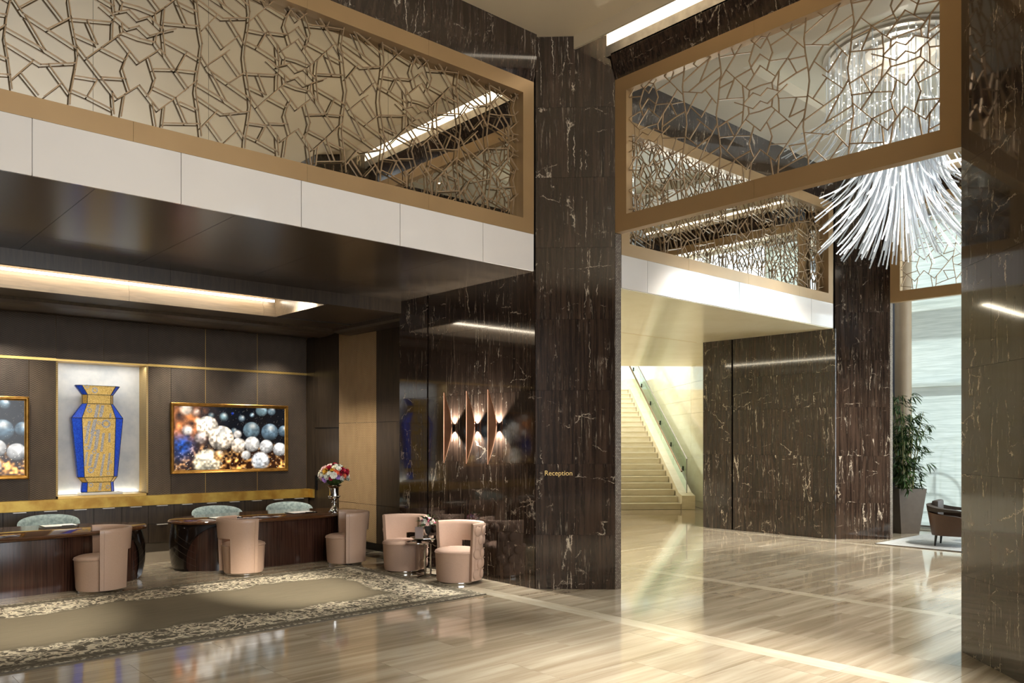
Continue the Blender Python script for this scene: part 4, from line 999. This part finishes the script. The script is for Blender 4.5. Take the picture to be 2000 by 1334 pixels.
# small nested chrome table with vase, bouquet and brochure
TB = Vector((6.03, 8.34, 0)); tb = thing('side_table', 'small two-tier chrome side table between the buttoned chairs', 'table', TB)
def hexa(cx_, cy_, r, z0, z1, nm):
    G().lathe([(0, z0), (r * .8, z0), (r, z1 - .006), (r, z1), (r - .012, z1), (r * .8, z0 + .012), (0, z0 + .012)], 8, cx_, cy_).obj(nm, M['chrome'], tb)
hexa(.02, .03, .20, .455, .485, 'upper_tray'); hexa(-.05, .06, .19, .405, .43, 'lower_tray')
G().tube([(.06, -.02, .01), (.06, -.02, .455)], .012, 10).obj('upper_stem', M['chrome'], tb, smooth=True)
G().tube([(-.01, .0, .01), (-.01, .0, .405)], .016, 10).obj('lower_stem', M['chrome'], tb, smooth=True)
for (x0, y0, x1, y1) in ((.06, -.02, -.2, .06), (.06, -.02, .08, -.2), (-.01, 0, -.19, -.08), (-.01, 0, .0, .2)):
    G().tube([(x0, y0, .012), (x1, y1, .012)], .012, 6).obj('foot', M['chrome'], tb)
VZ0 = .468; vp_ = TB + Vector((.03, .0, VZ0))
vv = thing('goblet_vase', 'small dark glass goblet vase on the side table', 'vase', vp_)
G().lathe([(0, 0), (.035, 0), (.034, .006), (.008, .014), (.008, .05), (.03, .07), (.042, .11), (.048, .15), (.044, .15), (.036, .11), (0, .075)], 20).obj('bowl_and_foot', mat('dark_glass', (.05, .05, .05, 1), .05), vv, smooth=True)
bouquet('small posy of pink and white roses in the goblet vase', vp_ + Vector((0, 0, .152)), .085, .7, ['pink', 'white', 'blush', 'pink', 'white', 'lilac', 'blush', 'pink'], 22, 26, (.026, .03), .05)
br = thing('brochure_stand', 'upright pale brochure stand on the side table', 'brochure', TB + Vector((-.07, .05, VZ0)), toward((6.1, 8.43), 0))
G().box(-.002, .002, -.05, .05, .004, .15).obj('brochure', speck('mauve_card', (150, 132, 126), (158, 140, 134), 9, .5, 0), br)
G().box(-.02, .02, -.052, .052, 0, .004).box(-.007, -.004, -.052, .052, .004, .15).obj('holder', glass, br)

# ------------------------------------------------------------------ copper sconces
def sconce(y, label):
    t = thing('wall_sconce', label, 'sconce', (6.43, y, 1.86), group='copper wall sconces')
    g = G(); rows = []; Hh = .45
    for j in range(33):
        v = -1 + 2 * j / 32; bb = 1 - abs(v) ** 1.5 + .015; tw = .5 * v
        row = []
        for k in range(9):
            u = k / 8
            row.append((-.105 + .055 * bb * u + .03 * bb * math.sin(PI * u) * tw, .03 - .095 * bb * u, v * Hh))
        rows.append(row)
    back = [[(x + .004, y_, z) for x, y_, z in r] for r in rows]
    g.grid(rows).grid([r[::-1] for r in back])
    for e in (0, -1): g.grid([[r[e] for r in rows], [r[e] for r in back]])
    g.obj('copper_shield', M['copper'], t, smooth=True, angle=60)
    G().tube([(-.107, .031, -Hh), (-.107, .031, 0), (-.107, .031, Hh)], [.003, .007, .003], 8).obj('rolled_edge', M['copper'], t, smooth=True)
    G().box(-.03, -.001, -.02, .02, -.03, .03).obj('mounting_block', M['black'], t)
    for s in (1, -1):
        G().lathe([(0, .0), (.012, 0), (.012, .03), (0, .03)], 10).obj('lamp_head', M['chrome'], t, loc=(-.04, 0, .03 if s > 0 else -.06))
        l = lamp('sconce_lamp', 'SPOT', (6.43 - .035, y - .06, 1.86 + s * .03), 62, (1, .95, .87), target=(6.43 + .02, y - .075, 1.86 + s * 1), spot_size=math.radians(100), spot_blend=.55, shadow_soft_size=.012)
for y, lb in ((8.33, 'twisted copper wall sconce, farthest of the three along the marble wall'), (7.87, 'twisted copper wall sconce, middle of the three on the marble wall'), (7.46, 'twisted copper wall sconce, closest of the three to the corner pillar')): sconce(y, lb)

# ------------------------------------------------------------------ lettering on the pillar
cu = bpy.data.curves.new('lettering', 'FONT'); cu.body = 'Reception'; cu.size = .074; cu.extrude = .0015
to = bpy.data.objects.new('tmp_text', cu); COL.objects.link(to); bpy.context.view_layer.update()
me = bpy.data.meshes.new_from_object(to.evaluated_get(bpy.context.evaluated_depsgraph_get())); bpy.data.objects.remove(to)
me.materials.clear(); me.materials.append(speck('bright_gold_letter', (240, 206, 130), (246, 214, 140), 8, .35, 0, metal=.3))
xs = [v.co.x for v in me.vertices]; k_ = .312 / (max(xs) - min(xs))
pd = (Vector((7.08, 6.14)) - Vector((6.43, 6.77))).normalized(); pn = Vector((-pd.y, pd.x)) * -1
pn = Vector((pd.y, -pd.x)); base = Vector((6.43, 6.77)) + pd * ((1063 - 1045.5) / 156 * .905)
sg = link('lettering_sign', me, None, (base.x + pn.x * .003, base.y + pn.y * .003, 1.70 - (928.5 - 860) / 1595 * 9.32), label='small gold lettering reading Reception on the marble pillar', category='sign')
sg.rotation_euler = (PI / 2, 0, math.atan2(pd.y, pd.x)); sg.scale = (k_, k_, 1)

# ------------------------------------------------------------------ chandelier
CX, CY = 10.2, 4.25
ch = thing('chandelier', 'huge tiered chandelier of curved glass rods in the far hall', 'chandelier', (CX, CY, 6.46))
rodm = mat('glass_rod', (.86, .92, .98, 1), .1); n = N(rodm)
n.b.inputs['Emission Color'].default_value = (.9, .95, 1, 1); n.b.inputs['Emission Strength'].default_value = .03
tr_ = n.n('ShaderNodeBsdfTransparent', {0: WHT}); lw = n.n('ShaderNodeLayerWeight', {0: .4}).outputs[1]
mx = n.n('ShaderNodeMixShader', {0: n.mth('MULTIPLY_ADD', lw, -.55, .58), 1: n.b.outputs[0], 2: tr_.outputs[0]})
n.t.links.new(mx.outputs[0], n.t.nodes['Material Output'].inputs[0])
crys = emit('crystal_lamp', (1, .9, .7), 4)
rods = []; sparks = G()
def rod(ang, r0, r1, ztop, zstr, zend, sides=5):
    """hangs at radius r0 from ztop down to zstr, then sweeps out to radius r1 at zend"""
    c, s = math.cos(ang), math.sin(ang); p = [(r0 * c, r0 * s, ztop - 6.46)]
    if zstr < ztop - .05: p.append((r0 * c, r0 * s, zstr - 6.46))
    for k in range(1, 7):
        t = k / 6; r = r0 + (r1 - r0) * t ** 1.7; z = zstr + (zend - zstr) * t ** .9
        p.append((r * c, r * s, z - 6.46))
    return p
def tier(n_, a0, a1, r0, r1, zt, zs, ze, jz, rad, sp):
    for i in range(n_):
        a = a0 + (a1 - a0) * (i + random.uniform(-.3, .3)) / n_
        q = random.random()
        rods.append((rod(a, r0 * random.uniform(.93, 1.07), r1 * random.uniform(.94, 1.05), zt, zs + random.uniform(-.08, .08), ze + jz * (q - .5)), rad))
        if sp:
            for z in np.arange(zs + .1, zt - .05, .24): sparks.blob((r0 * 1.02 * math.cos(a), r0 * 1.02 * math.sin(a), z - 6.46 + random.uniform(-.03, .03)), .008, 5, 3)
T2 = 2 * PI
tier(54, 0, T2, .80, 1.36, 6.42, 5.75, 5.25, .25, .008, True)
tier(34, 0, T2, .60, 1.02, 6.42, 5.55, 5.00, .2, .008, True)
tier(60, 0, T2, .44, .96, 5.75, 5.15, 4.46, .55, .009, True)
tier(50, 0, T2, .38, .93, 5.5, 5.0, 4.22, .34, .009, False)
tier(38, 0, T2, .32, .74, 5.4, 4.85, 4.04, .2, .009, False)
tier(22, 0, T2, .22, .46, 5.4, 4.8, 3.98, .14, .009, False)
tier(8, 0, T2, .11, .2, 6.42, 4.7, 3.98, .1, .009, True)
rods.sort(key=lambda q: min(p[2] for p in q[0]) + .4 * (q[0][-1][0] * FW.x + q[0][-1][1] * FW.y))
rest = G()
for i, (p, r) in enumerate(rods):
    if i < 300: G().tube(p, r, 5).obj('glass_rod', rodm, ch, smooth=True)
    else: rest.tube(p, r, 5)
if rest.f: rest.obj('upper_rods', rodm, ch, smooth=True, kind='stuff')
sparks.obj('crystal_lamps', crys, ch, kind='stuff')
for r in (.80, .62, .42):
    G().lathe([(r - .03, -.05), (r + .03, -.05), (r + .03, -.02), (r - .03, -.02), (r - .03, -.05)], 48).obj('ceiling_ring', M['handle'], ch, smooth=True)
G().lathe([(0, -.02), (.9, -.02), (.9, 0), (0, 0)], 40).obj('ceiling_plate', M['handle'], ch)
for q, e in (((CX, CY, 6.2), 14),): lamp('chandelier_lamp', 'POINT', q, e, (1, .9, .75), shadow_soft_size=.12)

# ------------------------------------------------------------------ potted bamboo
PXY = at_z(1771, 1040); px0, py0 = 15.42, 6.36
pt = thing('planter', 'tall tapered taupe planter by the lounge window', 'planter', (px0, py0, .001), math.radians(-38))
v = []
for w_, z in ((.17, 0), (.26, .82), (.235, .82), (.22, .74)): v += [(-w_, -w_, z), (w_, -w_, z), (w_, w_, z), (-w_, w_, z)]
G().add(v, [(3, 2, 1, 0)] + [(4 * j + k, 4 * j + (k + 1) % 4, 4 * j + 4 + (k + 1) % 4, 4 * j + 4 + k) for j in range(3) for k in range(4)]).obj('body', M['planter'], pt)
G().box(-.222, .222, -.222, .222, .72, .735).obj('soil', speck('soil', (40, 32, 24), (56, 44, 34), 50, .95, .3), pt)
bam = thing('bamboo_plant', 'tall leafy bamboo growing in the taupe planter', 'plant', (px0, py0, .737))
lf_me = [leaf_mesh(L, w, M['leaf']) for L, w in ((.15, .012), (.19, .014), (.125, .011))]
nleaf = 0; lf_rest = G(); leaves = []
for i in range(16):
    a = random.random() * T2; r = random.uniform(.02, .17); h = random.uniform(1.2, 1.95); lean = Vector((math.cos(a), math.sin(a), 0)) * random.uniform(.04, .24)
    path = [Vector((r * math.cos(a), r * math.sin(a), 0)) + lean * (t ** 2) + Vector((0, 0, h * t - (.06 * t ** 4))) for t in (0, .25, .5, .75, 1)]
    G().tube(path, [.013, .012, .010, .008, .004], 6).obj('cane', M['cane'], bam, smooth=True)
    for k in range(20):
        t = random.uniform(.03, 1.0); f = t * 4; j = min(3, int(f)); p = path[j].lerp(path[j + 1], f - j)
        b = random.random() * T2; tw = Vector((math.cos(b), math.sin(b), random.uniform(-.15, .35))); e_ = p + tw * random.uniform(.08, .34)
        for q in range(5):
            d = Vector((math.cos(b + random.uniform(-.9, .9)), math.sin(b + random.uniform(-.9, .9)), random.uniform(-1.0, .1)))
            leaves.append((p.lerp(e_, random.uniform(.5, 1)), d, random.random() * 6))
random.shuffle(leaves)
for i, (p, d, ro) in enumerate(leaves):
    e = (Vector(d).normalized().to_track_quat('X', 'Z') @ Matrix.Rotation(random.uniform(-.6, .6), 3, 'X').to_quaternion())
    if i < 300:
        o = link('leaf', lf_me[i % 3], bam, p); o.rotation_euler = e.to_euler()
    else:
        me_ = lf_me[i % 3]; R_ = e.to_matrix()
        lf_rest.add([R_ @ v_.co + p for v_ in me_.vertices], [tuple(pl_.vertices) for pl_ in me_.polygons])
lf_rest.obj('leaves', M['leaf'], bam, kind='stuff')

# ------------------------------------------------------------------ lounge furniture
AX, AY = 13.98, 5.02
ac = thing('lounge_armchair', 'brown leather armchair with dark cushions at the edge of the lounge', 'armchair', (AX, AY, .017), toward((AX, AY), -100))
# local +X is the back direction
def shell(z0, z1, r0, r1, a_, th=.03):
    g = G(); rows = []
    for k in range(25):
        w = -a_ + 2 * a_ * k / 24
        def P(r, z): c, s = math.cos(w), math.sin(w); return (r * math.copysign(abs(c) ** .6, c), r * math.copysign(abs(s) ** .6, s), z)
        zt = z1 - .10 * (abs(w) / a_) ** 1.5
        rows.append([P(r0, z0), P(r1, zt), P(r1 - th, zt + .01), P(r0 - th, z0), P(r0, z0)])
    g.grid(rows).add(rows[0][:4], [(0, 1, 2, 3)]).add(rows[-1][:4], [(3, 2, 1, 0)]); return g
shell(.17, .56, .29, .35, math.radians(118)).obj('shell', M['brownleather'], ac, smooth=True)
shell(.55, .66, .352, .366, math.radians(117), .075).obj('padded_rim', M['darkcush'], ac, smooth=True)
G().box(-.27, .24, -.25, .25, .22, .40).obj('seat_cushion', M['darkcush'], ac, bevel=.03, smooth=True)
G().box(.17, .27, -.22, .22, .40, .72).obj('back_cushion', M['darkcush'], ac, bevel=.03, smooth=True)
for x, y in ((.2, .2), (.2, -.2), (-.22, .22), (-.22, -.22)):
    G().tube([(x, y, .2), (x * 1.1, y * 1.1, 0)], [.024, .014], 6).obj('leg', M['black'], ac)
lt = thing('lounge_table', 'dark wood table edge behind the brown armchair', 'table', (14.8, 4.72, .0155))
G().box(-.3, .3, -.75, .25, .62, .68).obj('table_top', M['deskend'], lt, bevel=.004)
for x, y in ((-.27, .22), (.27, .22), (-.27, -.72), (.27, -.72)): G().box(x - .02, x + .02, y - .02, y + .02, 0, .62).obj('leg', M['deskend'], lt)

# luggage carts outside, seen through the sheer blind
brass = speck('cart_brass', (150, 140, 120), (165, 152, 130), 8, .3, 0, metal=.5)
def cart(label, x, y):
    t = thing('luggage_cart', label, 'luggage cart', (x, y, -.06), 0, 'luggage carts outside the window')
    G().box(-.28, .28, -.5, .5, .2, .26).obj('platform', M['darkcush'], t, bevel=.01)
    for xx in (-.26, .26):
        pts = [(xx, -.47, .26), (xx, -.47, 1.35)] + [(xx * math.cos(w * .5) ** .0, -.47 * math.cos(w), 1.35 + .42 * math.sin(w)) for w in [PI * k / 12 for k in range(1, 12)]] + [(xx, .47, 1.35), (xx, .47, .26)]
        G().tube(pts, .022, 8).obj('hoop', brass, t, smooth=True)
    G().tube([(-.26, 0, 1.77), (.26, 0, 1.77)], .02, 8).obj('hanging_rail', brass, t)
    G().tube([(-.26, -.47, 1.0), (-.26, .47, 1.0)], .014, 8).tube([(-.26, 0, .26), (-.26, 0, 1.77)], .018, 8).obj('side_rail', brass, t)
    G().lathe([(0, 1.78), (.02, 1.78), (.035, 1.82), (.02, 1.86), (0, 1.88)], 12, -.26, 0).obj('finial', brass, t, smooth=True)
    for xx in (-.22, .22):
        for yy in (-.42, .42): G().lathe([(0, 0), (.0, .0)], 4) ; G().tube([(xx - .02, yy, .1), (xx + .02, yy, .1)], .1, 14).obj('wheel', M['black'], t)
cart('brass birdcage luggage cart outside, nearer the bamboo', 17.5, 6.15)
cart('brass birdcage luggage cart outside, half hidden by the edge pillar', 18.7, 5.3)

# ------------------------------------------------------------------ downlights (fixtures with their lamps)
def downlight(x, y, z, e, spot, label, blend=.5, col=WARM, tilt=(0, 0), soft=.05):
    t = thing('downlight', label, 'light', (x, y, z - .001), group='recessed downlights')
    G().lathe([(.034, 0), (.05, 0), (.05, -.006), (.034, -.004), (.034, 0)], 20).obj('bezel', M['black'], t)
    G().lathe([(0, -.0005), (.033, -.0005), (.033, -.003), (0, -.003)], 16).obj('lens', emit('lamp_lens', (1, .9, .75), 3), t)
    lamp('downlight_lamp', 'SPOT', (x, y, z - .03), e, col, target=(x + tilt[0], y + tilt[1], 0), spot_size=math.radians(spot), spot_blend=blend, shadow_soft_size=soft)

def aimed(x, y, z, tx, ty, tz, e, spot, label, blend=.8, col=WARM, soft=.06):
    downlight(x, y, z, e, spot, label, blend, col, (0, 0), soft)
    l = COL.objects[-1]; l = [o for o in COL.objects if o.name.startswith('downlight_lamp')][-1]
    l.rotation_euler = (Vector((tx, ty, tz)) - l.location).to_track_quat('-Z', 'Y').to_euler()
# lobby ceiling spots thrown into the reception and onto the lobby floor
q = at_z(560, 1150); aimed(4.3, .7, Z_CEIL, q.x, q.y, 0, 6500, 12, 'lobby ceiling spotlight aimed at the far half of the rug', .9)
q = at_z(20, 1215); aimed(1.6, .7, Z_CEIL, q.x, q.y, 0, 5200, 13, 'lobby ceiling spotlight aimed at the near end of the rug', .9)
aimed(5.5, .7, Z_CEIL, 4.9, 3.3, 0, 3000, 36, 'lobby ceiling spotlight over the bright floor pool', .95, NEUT, .12)
aimed(3.0, .5, Z_CEIL, 3.4, 5.0, 0, 700, 40, 'lobby ceiling spotlight over the floor before the rug', .95, NEUT, .12)
aimed(6.0, .8, Z_CEIL, 5.9, 8.4, .3, 420, 22, 'lobby ceiling spotlight aimed at the buttoned chairs', .9)
aimed(2.6, .8, Z_CEIL, 3.4, 10.2, .3, 500, 18, 'lobby ceiling spotlight aimed at the leather chairs', .9)
# wall washers hidden behind the cornice of the reception
for i, x in enumerate((1.2, 2.3, 4.75, 6.2)): downlight(x, 12.5, 3.478, 62, 100, 'wall washer behind the cornice, ' + ['first', 'second', 'third', 'fourth', 'fifth'][i] + ' along the woven wall', .8, tilt=(0, .12), soft=.05)
for i, y in enumerate(()): aimed(5.7, y, ZL + .008, XS, y, 1.6, 40, 80, 'ceiling spotlight on the tan woven panels, %s' % ['near one', 'far one'][i], .8) if False else None
lamp('trough_wash', 'AREA', (1.0, 9.62, 3.78), 26, WARM, target=(1.0, 11, 3.6), shape='RECTANGLE', size=8.4, size_y=.05)
# niche lights
lamp('niche_lamp_upper', 'AREA', (3.56, YB + .05, 2.825), 2.6, (1, .97, .92), target=(3.56, YB + .25, .9), shape='RECTANGLE', size=1.15, size_y=.05)
lamp('niche_lamp_lower', 'AREA', (3.56, YB + .30, .90), 1.1, (1, .92, .74), target=(3.56, YB + .30, 2.8), shape='RECTANGLE', size=1.15, size_y=.04)
# far hall: unseen spots added to brighten the stair hall through the opening
for i, (x, tx, ty) in enumerate(((8.8, 10.2, 9.8), (10.6, 12.2, 10.2), (12.4, 13.0, 7.6))): aimed(x, 2.0, Z_CEIL, tx, ty, 0, 3600, 34, 'added unseen ceiling spotlight brightening the stair hall floor, ' + ['nearest the middle pillar', 'in the middle', 'nearest the far pillar'][i], .9, (1, .96, .89), .12)
for i, (x, y) in enumerate(((8.1, 2.4), (13.3, 2.4))): downlight(x, y, Z_CEIL, 900, 100, ['far hall ceiling downlight by the bronze lattice', 'far hall ceiling downlight past the chandelier'][i], .7, NEUT, soft=.12)
aimed(4.9, 9.75, 3.84, XS, 11.2, 1.9, 420, 60, 'added trough spotlight brightening the tan woven panels', .9)  # added out of view to lighten the side wall panels
for i, x in enumerate((2.0, 3.55, 4.8)): aimed(x, 10.25, 3.84, x + .1, 11.7, 0, 110, 60, 'added trough downlight brightening the floor behind the desks, ' + ['near', 'middle', 'far'][i] + ' one', .9)  # hidden spots added to lift the floor behind the desks
